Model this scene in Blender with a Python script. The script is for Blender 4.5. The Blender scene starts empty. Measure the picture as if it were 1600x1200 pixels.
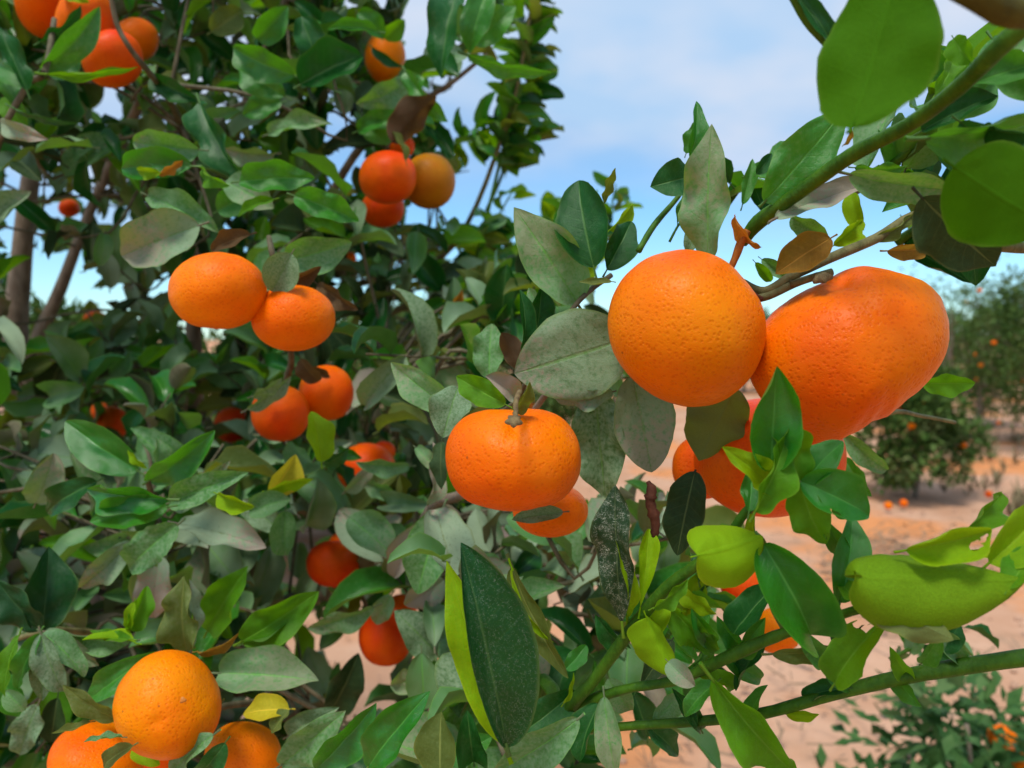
import bpy, bmesh, math, random
import numpy as np
from mathutils import Vector, Matrix, noise as mnoise

random.seed(11)
S = bpy.context.scene
COL = S.collection

# ------------------------------------------------------------------ camera
F_PX = 1164.0                       # focal length in pixels of a 1600 wide frame
CAM_H = 1.40
PITCH = math.radians(-3.44)         # horizon sits at y = 530 of 1200
cam_data = bpy.data.cameras.new('camera')
cam = bpy.data.objects.new('camera', cam_data)
COL.objects.link(cam)
cam.location = (0, 0, CAM_H)
cam.rotation_euler = (math.pi / 2 + PITCH, 0, 0)
cam_data.sensor_width = 36
cam_data.lens = 36 * F_PX / 1600
cam_data.clip_start = 0.01
cam_data.clip_end = 5000
cam_data.dof.use_dof = True
cam_data.dof.focus_distance = 0.372
cam_data.dof.aperture_fstop = cam_data.lens / 2.9
S.camera = cam
CM = Matrix.Translation(cam.location) @ cam.rotation_euler.to_matrix().to_4x4()
CR = CM.to_3x3()
CAMP = Vector(cam.location)

def P(px, py, d):
    """point in the place that the photograph shows at this pixel, d metres away"""
    return CM @ Vector(((px - 800) / F_PX * d, (600 - py) / F_PX * d, -d))

def to_px(p):
    q = CM.inverted() @ Vector(p)
    d = -q.z
    if d < 1e-4: return (0, 0, d)
    return (800 + q.x / d * F_PX, 600 - q.y / d * F_PX, d)

# ------------------------------------------------------------------ world, sun, exposure
SUN_EL, SUN_AZ = math.radians(64), math.radians(205)     # azimuth clockwise from +Y
W = bpy.data.worlds.new('World'); S.world = W; W.use_nodes = True
nt = W.node_tree; nt.nodes.clear()
def N(tree, typ, **kw):
    n = tree.nodes.new(typ)
    for k, v in kw.items():
        if k in n.inputs and not hasattr(n, k): n.inputs[k].default_value = v
        else: setattr(n, k, v)
    return n
out = N(nt, 'ShaderNodeOutputWorld'); bg = N(nt, 'ShaderNodeBackground')
sky = N(nt, 'ShaderNodeTexSky', sky_type='NISHITA')
sky.sun_disc = False; sky.sun_elevation = SUN_EL; sky.sun_rotation = SUN_AZ
sky.air_density = 1.0; sky.dust_density = 0.2; sky.ozone_density = 3.0
tint = N(nt, 'ShaderNodeMix', data_type='RGBA', blend_type='MULTIPLY'); tint.inputs[0].default_value = 1
tint.inputs[7].default_value = (0.72, 1.0, 1.13, 1)
nt.links.new(sky.outputs[0], tint.inputs[6])
tc = N(nt, 'ShaderNodeTexCoord')
sep = N(nt, 'ShaderNodeSeparateXYZ'); nt.links.new(tc.outputs['Generated'], sep.inputs[0])
zz = N(nt, 'ShaderNodeMath', operation='MAXIMUM'); nt.links.new(sep.outputs[2], zz.inputs[0]); zz.inputs[1].default_value = 0.0
zp = N(nt, 'ShaderNodeMath', operation='ADD'); nt.links.new(zz.outputs[0], zp.inputs[0]); zp.inputs[1].default_value = 0.28
vd = N(nt, 'ShaderNodeVectorMath', operation='DIVIDE'); nt.links.new(tc.outputs['Generated'], vd.inputs[0]); nt.links.new(zp.outputs[0], vd.inputs[1])
cl = N(nt, 'ShaderNodeTexNoise'); cl.inputs['Scale'].default_value = 1.15; cl.inputs['Detail'].default_value = 4; cl.inputs['Roughness'].default_value = 0.5
mp = N(nt, 'ShaderNodeMapping'); mp.inputs['Location'].default_value = (0.35, 0.2, 0)
nt.links.new(vd.outputs[0], mp.inputs[0]); nt.links.new(mp.outputs[0], cl.inputs['Vector'])
# cloud cover: a deck that thins out towards the horizon
dk = N(nt, 'ShaderNodeMapRange'); nt.links.new(sep.outputs[2], dk.inputs[0])
dk.inputs[1].default_value = 0.07; dk.inputs[2].default_value = 0.30; dk.inputs[3].default_value = -0.34; dk.inputs[4].default_value = 0.24
ad = N(nt, 'ShaderNodeMath', operation='ADD'); nt.links.new(cl.outputs['Fac'], ad.inputs[0]); nt.links.new(dk.outputs[0], ad.inputs[1])
cm = N(nt, 'ShaderNodeMapRange'); nt.links.new(ad.outputs[0], cm.inputs[0])
cm.inputs[1].default_value = 0.32; cm.inputs[2].default_value = 0.78; cm.interpolation_type = 'SMOOTHSTEP'
mx = N(nt, 'ShaderNodeMix', data_type='RGBA')
nt.links.new(cm.outputs[0], mx.inputs[0]); nt.links.new(tint.outputs[2], mx.inputs[6])
mx.inputs[7].default_value = (4.15, 4.8, 6.3, 1)
c2 = N(nt, 'ShaderNodeTexNoise'); c2.inputs['Scale'].default_value = 2.8; c2.inputs['Detail'].default_value = 3
nt.links.new(mp.outputs[0], c2.inputs['Vector'])
cr = N(nt, 'ShaderNodeMapRange'); nt.links.new(c2.outputs['Fac'], cr.inputs[0]); cr.inputs[1].default_value = .35; cr.inputs[2].default_value = .65
cv = N(nt, 'ShaderNodeMix', data_type='RGBA'); nt.links.new(cr.outputs[0], cv.inputs[0]); cv.inputs[6].default_value = (2.75, 4.05, 5.7, 1); cv.inputs[7].default_value = (4.2, 4.68, 5.6, 1)
nt.links.new(cv.outputs[2], mx.inputs[7])
nt.links.new(mx.outputs[2], bg.inputs[0]); bg.inputs[1].default_value = 0.084
nt.links.new(bg.outputs[0], out.inputs[0])

sun_d = bpy.data.lights.new('sun', 'SUN'); sun_d.energy = 1.8; sun_d.angle = math.radians(17); sun_d.color = (1, 0.94, 0.84)
sun = bpy.data.objects.new('sun', sun_d); COL.objects.link(sun)
sdir = Vector((math.sin(SUN_AZ) * math.cos(SUN_EL), math.cos(SUN_AZ) * math.cos(SUN_EL), math.sin(SUN_EL)))
sun.rotation_euler = sdir.to_track_quat('Z', 'Y').to_euler()
S.view_settings.view_transform = 'Standard'; S.view_settings.look = 'None'
S.view_settings.exposure = 0.95; S.view_settings.gamma = 1; S.view_settings.use_curve_mapping = False
S.render.engine = 'CYCLES'
S.cycles.use_denoising = True
S.cycles.max_bounces = 10; S.cycles.diffuse_bounces = 6; S.cycles.transmission_bounces = 4

# ------------------------------------------------------------------ object helpers
def link(name, data, parent=None, loc=None):
    o = bpy.data.objects.new(name, data); COL.objects.link(o)
    if parent: o.parent = parent
    if loc is not None: o.location = loc
    return o
def tag(o, label=None, cat=None, group=None, kind=None):
    if label: o['label'] = label
    if cat: o['category'] = cat
    if group: o['group'] = group
    if kind: o['kind'] = kind
    return o
def thing(name, loc, label, cat, group=None):
    return tag(link(name, None, None, loc), label, cat, group)
def smooth(me):
    me.polygons.foreach_set('use_smooth', [True] * len(me.polygons)); me.update()

# ------------------------------------------------------------------ materials
def new_mat(name):
    m = bpy.data.materials.new(name); m.use_nodes = True
    m.node_tree.nodes.clear()
    return m, m.node_tree
class G:
    """tiny node-graph helper"""
    def __init__(s, t): s.t = t
    def n(s, typ, **kw): return N(s.t, typ, **kw)
    def put(s, sock, v):
        if v is None: return
        if isinstance(v, bpy.types.NodeSocket): s.t.links.new(v, sock)
        else: sock.default_value = v
    def m(s, op, a, b=None, c=None, clamp=False):
        n = s.n('ShaderNodeMath', operation=op); n.use_clamp = clamp
        s.put(n.inputs[0], a); s.put(n.inputs[1], b); s.put(n.inputs[2], c)
        return n.outputs[0]
    def mix(s, f, a, b, blend='MIX'):
        n = s.n('ShaderNodeMix', data_type='RGBA', blend_type=blend)
        s.put(n.inputs[0], f); s.put(n.inputs[6], a); s.put(n.inputs[7], b)
        return n.outputs[2]
    def rng(s, v, a, b, c=0.0, d=1.0, smooth=True):
        n = s.n('ShaderNodeMapRange'); n.interpolation_type = 'SMOOTHSTEP' if smooth else 'LINEAR'
        s.put(n.inputs[0], v)
        for i, x in enumerate((a, b, c, d)): n.inputs[i + 1].default_value = x
        return n.outputs[0]
    def noise(s, vec, scale, detail=3, rough=0.5, w=None):
        n = s.n('ShaderNodeTexNoise')
        if w is not None: n.noise_dimensions = '4D'; s.put(n.inputs['W'], w)
        s.put(n.inputs['Vector'], vec); n.inputs['Scale'].default_value = scale
        n.inputs['Detail'].default_value = detail; n.inputs['Roughness'].default_value = rough
        return n.outputs['Fac']
def c4(c, k=1): return (c[0] * k, c[1] * k, c[2] * k, 1)

DUST = (0.36, 0.30, 0.245)
def leaf_mat(name, top, bot, dust=0.0, spec=0.15, pink=0.0, rough=0.42, speck=0.0, transl=0.25, tcol=None, veins=1.0, var=0.35, pale=0.0, mine=0.0):
    m, t = new_mat(name); g = G(t)
    geo = g.n('ShaderNodeNewGeometry'); tcn = g.n('ShaderNodeTexCoord'); oi = g.n('ShaderNodeObjectInfo')
    uvn = g.n('ShaderNodeSeparateXYZ'); t.links.new(tcn.outputs['UV'], uvn.inputs[0])
    obj = tcn.outputs['Object']; rnd = g.m('MULTIPLY', oi.outputs['Random'], 40.0)
    u = g.m('MULTIPLY', g.m('ABSOLUTE', g.m('SUBTRACT', uvn.outputs[0], 0.5)), 2.0)
    v = uvn.outputs[1]
    big = g.noise(obj, 22, 3, 0.5, rnd); mid = g.noise(obj, 90, 4, 0.6, rnd); fine = g.noise(obj, 500, 3, 0.6, rnd); soft = g.noise(obj, 45, 1, 0.5, rnd)
    # per-leaf and within-leaf tone
    tone = g.m('ADD', g.m('MULTIPLY', g.m('SUBTRACT', oi.outputs['Random'], 0.5), var * 0.9), g.m('MULTIPLY', g.m('SUBTRACT', big, 0.5), var * 2.0))
    tone = g.m('ADD', tone, 1.0)
    hsv = g.n('ShaderNodeHueSaturation'); hsv.inputs['Color'].default_value = c4(top)
    g.put(hsv.inputs['Hue'], g.m('ADD', 0.5, g.m('MULTIPLY', g.m('SUBTRACT', mid, 0.5), 0.09)))
    g.put(hsv.inputs['Value'], tone)
    topc = hsv.outputs[0]
    # chlorotic paling between the veins
    if pale > 0:
        topc = g.mix(g.m('MULTIPLY', g.rng(mid, 0.42, 0.72), pale), topc, (0.16, 0.27, 0.045, 1))
    # veins
    mr = g.rng(u, 0.07, 0.01)
    ph = g.m('FRACT', g.m('MULTIPLY', g.m('SUBTRACT', v, g.m('MULTIPLY', u, 0.16)), 9.0))
    sv = g.m('MULTIPLY', g.rng(g.m('ABSOLUTE', g.m('SUBTRACT', ph, 0.5)), 0.10, 0.0), g.rng(u, 1.0, 0.5))
    vein = g.m('MAXIMUM', mr, g.m('MULTIPLY', sv, 0.2))
    topc = g.mix(g.m('MULTIPLY', vein, 0.75 * veins), topc, (min(1, top[0] * 2.2 + 0.06), min(1, top[1] * 1.7 + 0.07), min(1, top[2] * 1.5 + 0.03), 1))
    if speck > 0:
        vo = g.n('ShaderNodeTexVoronoi'); vo.inputs['Scale'].default_value = 330; g.put(vo.inputs['Vector'], obj)
        sp = g.m('MULTIPLY', g.rng(vo.outputs['Distance'], 0.26, 0.15), g.rng(g.noise(obj, 70, 3, 0.6, rnd), 0.46, 0.58))
        topc = g.mix(g.m('MULTIPLY', sp, speck), topc, (0.42, 0.46, 0.40, 1))
    if mine > 0:
        wv = g.n('ShaderNodeTexNoise'); wv.inputs['Scale'].default_value = 60; g.put(wv.inputs['Vector'], obj); wv.inputs['Detail'].default_value = 1
        tr = g.rng(g.m('ABSOLUTE', g.m('SUBTRACT', wv.outputs['Fac'], 0.5)), 0.035, 0.012)
        topc = g.mix(g.m('MULTIPLY', g.m('MULTIPLY', tr, g.rng(big, 0.4, 0.6)), mine), topc, (0.36, 0.40, 0.30, 1))
    dustm = None
    if dust > 0:
        a = 0.74 - 0.60 * dust
        dm = g.m('ADD', g.m('MULTIPLY', big, 0.62), g.m('MULTIPLY', soft, 0.42))
        dm = g.m('ADD', dm, g.m('MULTIPLY', g.m('SUBTRACT', oi.outputs['Random'], 0.5), 0.16))
        dm = g.m('SUBTRACT', dm, g.m('MULTIPLY', vein, 0.20))
        dm = g.rng(dm, a - 0.12, a + 0.32)
        dustm = g.m('MULTIPLY', g.m('MULTIPLY', dm, g.rng(fine, 0.2, 0.6, 0.92, 1.0)), 0.10 + 0.82 * dust)
        pk = g.m('ADD', g.m('MULTIPLY', v, 0.75), g.m('ADD', g.m('MULTIPLY', big, 1.1), g.m('MULTIPLY', g.m('SUBTRACT', oi.outputs['Random'], 0.5), 0.7)))
        pk = g.rng(g.m('ADD', pk, g.m('MULTIPLY', soft, 0.25)), 1.18 - pink, 1.42 - pink)
        dcol = g.mix(pk, (0.27, 0.36, 0.235, 1), c4(DUST))
        topc = g.mix(dustm, topc, dcol)
    botc = g.mix(g.rng(mid, 0.3, 0.7), c4(bot, 0.82), c4(bot, 1.15))
    botc = g.mix(g.m('MULTIPLY', vein, 0.35 * veins), botc, c4(bot, 1.6))
    col = g.mix(geo.outputs['Backfacing'], topc, botc)
    # brown nibbled rim on some leaves
    rim = g.m('MULTIPLY', g.rng(u, 0.90, 0.99), 0.5)
    col = g.mix(rim, col, (min(1, top[0] * 1.6 + 0.07), min(1, top[1] * 1.2 + 0.07), top[2] + 0.02, 1))
    b = g.n('ShaderNodeBsdfPrincipled'); g.put(b.inputs['Base Color'], col)
    r = rough
    if dustm is not None: r = g.m('ADD', rough, g.m('MULTIPLY', dustm, 0.45), clamp=True)
    r = g.m('ADD', r, g.m('MULTIPLY', geo.outputs['Backfacing'], 0.2), clamp=True)
    g.put(b.inputs['Roughness'], r)
    b.inputs['Specular IOR Level'].default_value = spec
    bp = g.n('ShaderNodeBump'); bp.inputs['Strength'].default_value = 0.5; bp.inputs['Distance'].default_value = 0.0012
    h = g.m('ADD', g.m('MULTIPLY', vein, -0.55), g.m('ADD', g.m('MULTIPLY', mid, 0.7), g.m('MULTIPLY', fine, 0.10)))
    g.put(bp.inputs['Height'], h); t.links.new(bp.outputs[0], b.inputs['Normal'])
    o = g.n('ShaderNodeOutputMaterial')
    if transl > 0:
        tr = g.n('ShaderNodeBsdfTranslucent')
        tc_ = tcol or (min(1, top[0] * 2.2 + 0.10), min(1, top[1] * 1.7 + 0.16), top[2] * 0.5)
        g.put(tr.inputs['Color'], g.mix(vein, c4(tc_), c4(tc_, 0.6)))
        ms = g.n('ShaderNodeMixShader'); ms.inputs[0].default_value = transl
        t.links.new(b.outputs[0], ms.inputs[1]); t.links.new(tr.outputs[0], ms.inputs[2])
        t.links.new(ms.outputs[0], o.inputs[0])
    else: t.links.new(b.outputs[0], o.inputs[0])
    return m

LM = {
 'dark':  leaf_mat('leaf_dark',  (0.0103, 0.0856, 0.0128), (0.05, 0.13, 0.025), dust=0.12, spec=0.26, rough=0.30, speck=0.0, transl=0.16, tcol=(0.03, 0.20, 0.01)),
 'speck': leaf_mat('leaf_dark_speckled', (0.0060, 0.0540, 0.0102), (0.06, 0.14, 0.03), dust=0.0, rough=0.32, spec=0.2, speck=1.0, transl=0.05, var=0.25, veins=0.5, tcol=(0.03, 0.20, 0.01)),
 'mined': leaf_mat('leaf_dark_mined', (0.013, 0.04, 0.016), (0.14, 0.28, 0.02), dust=0.18, rough=0.36, speck=0.4, transl=0.12, mine=0.9),
 'mid':   leaf_mat('leaf_mid',   (0.0263, 0.1827, 0.0147), (0.07, 0.17, 0.03), dust=0.24, rough=0.28, spec=0.42, transl=0.25),
 'gloss': leaf_mat('leaf_gloss', (0.0124, 0.1677, 0.0099), (0.08, 0.18, 0.025), dust=0.05, rough=0.22, spec=0.6, speck=0.3, transl=0.25),
 'fresh': leaf_mat('leaf_fresh', (0.0599, 0.2245, 0.0060), (0.13, 0.27, 0.02), dust=0.0, rough=0.38, transl=0.35, pale=0.4),
 'lime':  leaf_mat('leaf_lime',  (0.1748, 0.3404, 0.0046), (0.20, 0.39, 0.006), dust=0.0, rough=0.40, transl=0.35, tcol=(0.38, 0.58, 0.005), var=0.3, veins=0.35, spec=0.1),
 'pod':   leaf_mat('leaf_lime_rolled', (0.13, 0.27, 0.006), (0.155, 0.30, 0.008), dust=0.0, rough=0.45, transl=0.35, tcol=(0.30, 0.52, 0.006), var=0.6, veins=0.5, spec=0.1),
 'under': leaf_mat('leaf_backlit', (0.03, 0.12, 0.004), (0.045, 0.15, 0.003), dust=0.0, rough=0.5, transl=0.36, tcol=(0.09, 0.30, 0.001), var=0.3, spec=0.06),
 'olive': leaf_mat('leaf_olive', (0.0880, 0.1293, 0.0290), (0.13, 0.17, 0.05), dust=0.22, rough=0.5, transl=0.25),
 'sage':  leaf_mat('leaf_sage',  (0.0493, 0.2136, 0.0394), (0.11, 0.15, 0.07), dust=0.62, rough=0.38, spec=0.3, transl=0.20),
 'dusty': leaf_mat('leaf_dusty', (0.0452, 0.1429, 0.0401), (0.14, 0.13, 0.08), dust=0.74, pink=-0.04, rough=0.50, transl=0.14),  # underside colour browned to imitate the shadow beneath the blade
 'beige': leaf_mat('leaf_beige', (0.0585, 0.0994, 0.0421), (0.15, 0.125, 0.09), dust=0.98, pink=0.14, rough=0.6, transl=0.12),  # underside also carries a painted brown shadow tone
 'brown': leaf_mat('leaf_brown', (0.075, 0.045, 0.018), (0.065, 0.04, 0.02), dust=0.10, rough=0.55, transl=0.2, tcol=(0.22, 0.11, 0.02)),
 'shade': leaf_mat('leaf_shaded',  (0.0285, 0.0611, 0.0170), (0.030, 0.040, 0.018), dust=0.08, rough=0.5, transl=0.08, tcol=(0.05, 0.09, 0.02)),  # darkened leaf colour stands in for shade inside the crown
 'amber': leaf_mat('leaf_amber', (0.40, 0.145, 0.012), (0.36, 0.16, 0.02), dust=0.0, rough=0.45, transl=0.3, tcol=(0.6, 0.25, 0.02)),
 'tan':   leaf_mat('leaf_amber_olive', (0.23, 0.125, 0.014), (0.22, 0.14, 0.02), dust=0.0, rough=0.45, transl=0.3, tcol=(0.4, 0.25, 0.02)),
 'yellow': leaf_mat('leaf_yellow', (0.42, 0.38, 0.02), (0.42, 0.36, 0.03), dust=0.0, rough=0.45, transl=0.3, tcol=(0.6, 0.5, 0.02)),
}
LMK = list(LM)

def bark_mat(name, a, b, rough=0.75, scale=60, green=None):
    m, t = new_mat(name); g = G(t)
    tcn = g.n('ShaderNodeTexCoord')
    mp = g.n('ShaderNodeMapping'); t.links.new(tcn.outputs['Object'], mp.inputs[0]); mp.inputs['Scale'].default_value = (1, 1, 0.35)
    f = g.noise(mp.outputs[0], scale, 5, 0.65); f2 = g.noise(tcn.outputs['Object'], scale * 6, 4, 0.6)
    col = g.mix(g.rng(f, 0.3, 0.7), c4(a), c4(b))
    if green: col = g.mix(g.m('MULTIPLY', g.rng(g.noise(tcn.outputs['Object'], scale * 0.5, 2), 0.4, 0.65), 0.7), col, c4(green))
    col = g.mix(g.m('MULTIPLY', g.rng(f2, 0.56, 0.72), 0.35), col, c4(b, 1.6))
    bs = g.n('ShaderNodeBsdfPrincipled'); g.put(bs.inputs['Base Color'], col); bs.inputs['Roughness'].default_value = rough; bs.inputs['Specular IOR Level'].default_value = .18
    bp = g.n('ShaderNodeBump'); bp.inputs['Strength'].default_value = 0.6; bp.inputs['Distance'].default_value = 0.002
    g.put(bp.inputs['Height'], g.m('ADD', f, g.m('MULTIPLY', f2, 0.4))); t.links.new(bp.outputs[0], bs.inputs['Normal'])
    o = g.n('ShaderNodeOutputMaterial'); t.links.new(bs.outputs[0], o.inputs[0])
    return m
M_BARK = bark_mat('bark_grey_brown', (0.14, 0.105, 0.075), (0.29, 0.235, 0.18))
M_TWIG = bark_mat('bark_twig', (0.075, 0.065, 0.035), (0.16, 0.14, 0.085), 0.65, 120)
M_GREEN = bark_mat('bark_green_shoot', (0.022, 0.080, 0.004), (0.058, 0.150, 0.007), 0.5, 90)
M_OLIVE = bark_mat('bark_olive_twig', (0.085, 0.085, 0.03), (0.19, 0.17, 0.07), 0.6, 120)
M_RUST = bark_mat('bark_rusty_twig', (0.04, 0.012, 0.007), (0.10, 0.032, 0.016), 0.7, 160)
M_STALK = bark_mat('fruit_stalk_brown', (0.10, 0.065, 0.03), (0.22, 0.16, 0.07), 0.7, 300)

def peel_mat():
    m, t = new_mat('mandarin_peel'); g = G(t)
    tcn = g.n('ShaderNodeTexCoord'); oi = g.n('ShaderNodeObjectInfo'); ob = tcn.outputs['Object']
    rnd = g.m('MULTIPLY', oi.outputs['Random'], 30.0)
    big = g.noise(ob, 16, 2, 0.5, rnd); mid = g.noise(ob, 120, 4, 0.6, rnd)
    warp = g.n('ShaderNodeTexNoise'); warp.inputs['Scale'].default_value = 300; g.put(warp.inputs['Vector'], ob)
    wv = g.n('ShaderNodeVectorMath', operation='MULTIPLY_ADD'); t.links.new(warp.outputs['Color'], wv.inputs[0])
    wv.inputs[1].default_value = (0.0011,) * 3; t.links.new(ob, wv.inputs[2])
    vo = g.n('ShaderNodeTexVoronoi'); vo.inputs['Scale'].default_value = 430; t.links.new(wv.outputs[0], vo.inputs['Vector'])
    vo2 = g.n('ShaderNodeTexVoronoi'); vo2.inputs['Scale'].default_value = 900; t.links.new(wv.outputs[0], vo2.inputs['Vector'])
    pore = g.rng(vo.outputs['Distance'], 0.50, 0.10); pore2 = g.rng(vo2.outputs['Distance'], 0.45, 0.1)
    hsv = g.n('ShaderNodeHueSaturation'); t.links.new(oi.outputs['Color'], hsv.inputs['Color'])
    g.put(hsv.inputs['Hue'], g.m('ADD', 0.5, g.m('MULTIPLY', g.m('SUBTRACT', big, 0.5), 0.07)))
    g.put(hsv.inputs['Value'], g.m('ADD', 0.90, g.m('MULTIPLY', mid, 0.2)))
    col = hsv.outputs[0]
    dk = g.mix(1.0, col, (0.80, 0.60, 0.45, 1), 'MULTIPLY')
    col = g.mix(g.m('MULTIPLY', pore, 0.42), col, dk)
    # a few brown scars
    vs = g.n('ShaderNodeTexVoronoi'); vs.inputs['Scale'].default_value = 95; t.links.new(wv.outputs[0], vs.inputs['Vector'])
    sc = g.m('MULTIPLY', g.rng(vs.outputs['Distance'], 0.10, 0.04), g.rng(g.noise(ob, 40, 2, 0.5, rnd), 0.50, 0.56))
    col = g.mix(g.m('MULTIPLY', sc, 0.7), col, (0.20, 0.05, 0.01, 1))
    # thin dust film
    fl = g.m('MULTIPLY', g.rng(g.noise(ob, 34, 5, 0.62, rnd), 0.52, 0.80), 0.10)
    col = g.mix(fl, col, (0.66, 0.22, 0.06, 1))
    b = g.n('ShaderNodeBsdfPrincipled'); g.put(b.inputs['Base Color'], col)
    g.put(b.inputs['Roughness'], g.m('ADD', 0.40, g.m('MULTIPLY', fl, 1.2)))
    b.inputs['Specular IOR Level'].default_value = 0.11
    b.inputs['Subsurface Weight'].default_value = 0.30
    b.inputs['Subsurface Radius'].default_value = (1.0, 0.32, 0.06); b.inputs['Subsurface Scale'].default_value = 0.004
    bp = g.n('ShaderNodeBump'); bp.inputs['Strength'].default_value = 0.50; bp.inputs['Distance'].default_value = 0.0004
    hh = g.m('ADD', g.m('MULTIPLY', pore, -1.0), g.m('MULTIPLY', pore2, -0.4)); hh = g.m('ADD', hh, g.m('MULTIPLY', mid, 0.9))
    g.put(bp.inputs['Height'], hh); t.links.new(bp.outputs[0], b.inputs['Normal'])
    o = g.n('ShaderNodeOutputMaterial'); t.links.new(b.outputs[0], o.inputs[0])
    return m
M_PEEL = peel_mat()

def ground_mat():
    m, t = new_mat('sandy_orchard_soil'); g = G(t)
    tcn = g.n('ShaderNodeTexCoord'); ob = tcn.outputs['Object']
    a = g.noise(ob, 0.55, 4, 0.6); b_ = g.noise(ob, 2.3, 5, 0.65); c = g.noise(ob, 28, 5, 0.7); d = g.noise(ob, 160, 3, 0.6)
    col = g.mix(g.rng(b_, 0.35, 0.65), (0.46, 0.25, 0.15, 1), (0.54, 0.325, 0.215, 1))
    col = g.mix(g.m('MULTIPLY', g.rng(a, 0.48, 0.60), 0.85), col, (0.62, 0.235, 0.075, 1))
    col = g.mix(g.m('MULTIPLY', g.rng(g.noise(ob, 1.4, 6, 0.7), 0.55, 0.68), 0.55), col, (0.27, 0.175, 0.105, 1))
    col = g.mix(g.m('MULTIPLY', g.rng(c, 0.58, 0.8), 0.25), col, (0.30, 0.18, 0.11, 1))
    b = g.n('ShaderNodeBsdfPrincipled'); g.put(b.inputs['Base Color'], col); b.inputs['Roughness'].default_value = 0.95
    b.inputs['Specular IOR Level'].default_value = 0.1
    bp = g.n('ShaderNodeBump'); bp.inputs['Strength'].default_value = 0.5; bp.inputs['Distance'].default_value = 0.012
    g.put(bp.inputs['Height'], g.m('ADD', c, g.m('MULTIPLY', d, 0.3))); t.links.new(bp.outputs[0], b.inputs['Normal'])
    o = g.n('ShaderNodeOutputMaterial'); t.links.new(b.outputs[0], o.inputs[0])
    return m
M_GROUND = ground_mat()
def plain(name, col, rough=0.8, var=0.3, scale=30):
    m, t = new_mat(name); g = G(t); tcn = g.n('ShaderNodeTexCoord')
    f = g.noise(tcn.outputs['Object'], scale, 4, 0.6)
    b = g.n('ShaderNodeBsdfPrincipled'); g.put(b.inputs['Base Color'], g.mix(f, c4(col, 1 - var), c4(col, 1 + var))); b.inputs['Roughness'].default_value = rough
    o = g.n('ShaderNodeOutputMaterial'); t.links.new(b.outputs[0], o.inputs[0])
    return m
M_STRAW = plain('dry_litter', (0.22, 0.145, 0.085), 0.9, 0.5, 40)
M_CLOD = plain('soil_clod', (0.44, 0.26, 0.17), 0.95, 0.3, 60)

# ------------------------------------------------------------------ shape makers
def tube(pts, rads, seg=8, sub=4, wob=0.0, seed=0):
    """swept tube through pts (Vectors) with radii; Catmull-Rom smoothed"""
    pts = [Vector(p) for p in pts]; n = len(pts); P_, R_ = [], []
    for i in range(n - 1):
        p0 = pts[max(i - 1, 0)]; p1 = pts[i]; p2 = pts[i + 1]; p3 = pts[min(i + 2, n - 1)]
        for k in range(sub):
            t = k / sub
            P_.append(0.5 * ((2 * p1) + (p2 - p0) * t + (2 * p0 - 5 * p1 + 4 * p2 - p3) * t * t + (3 * p1 - p0 - 3 * p2 + p3) * t ** 3))
            R_.append(rads[i] * (1 - t) + rads[i + 1] * t)
    P_.append(pts[-1]); R_.append(rads[-1])
    rg = random.Random(seed); vs, fs = [], []
    up = Vector((0.31, 0.2, 0.93)).normalized()
    for i, p in enumerate(P_):
        d = (P_[min(i + 1, len(P_) - 1)] - P_[max(i - 1, 0)]).normalized()
        a = d.cross(up)
        if a.length < 1e-3: a = d.cross(Vector((1, 0, 0)))
        a.normalize(); b = d.cross(a)
        r = R_[i] * (1 + wob * (rg.random() - 0.5))
        for k in range(seg):
            th = 2 * math.pi * k / seg
            vs.append(p + (a * math.cos(th) + b * math.sin(th)) * r)
    for i in range(len(P_) - 1):
        for k in range(seg):
            k2 = (k + 1) % seg
            fs.append((i * seg + k, i * seg + k2, (i + 1) * seg + k2, (i + 1) * seg + k))
    fs.append(tuple(range(seg - 1, -1, -1))); fs.append(tuple((len(P_) - 1) * seg + k for k in range(seg)))
    return vs, fs
def mesh_obj(name, vs, fs, mat, parent=None, sm=True):
    me = bpy.data.meshes.new(name); o = link(name, me, parent)
    off = Vector((0, 0, 0)); q_ = parent
    while q_: off += Vector(q_.location); q_ = q_.parent
    me.from_pydata([Vector(v) - off for v in vs], [], fs); me.materials.append(mat)
    if sm: smooth(me)
    return o

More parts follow.
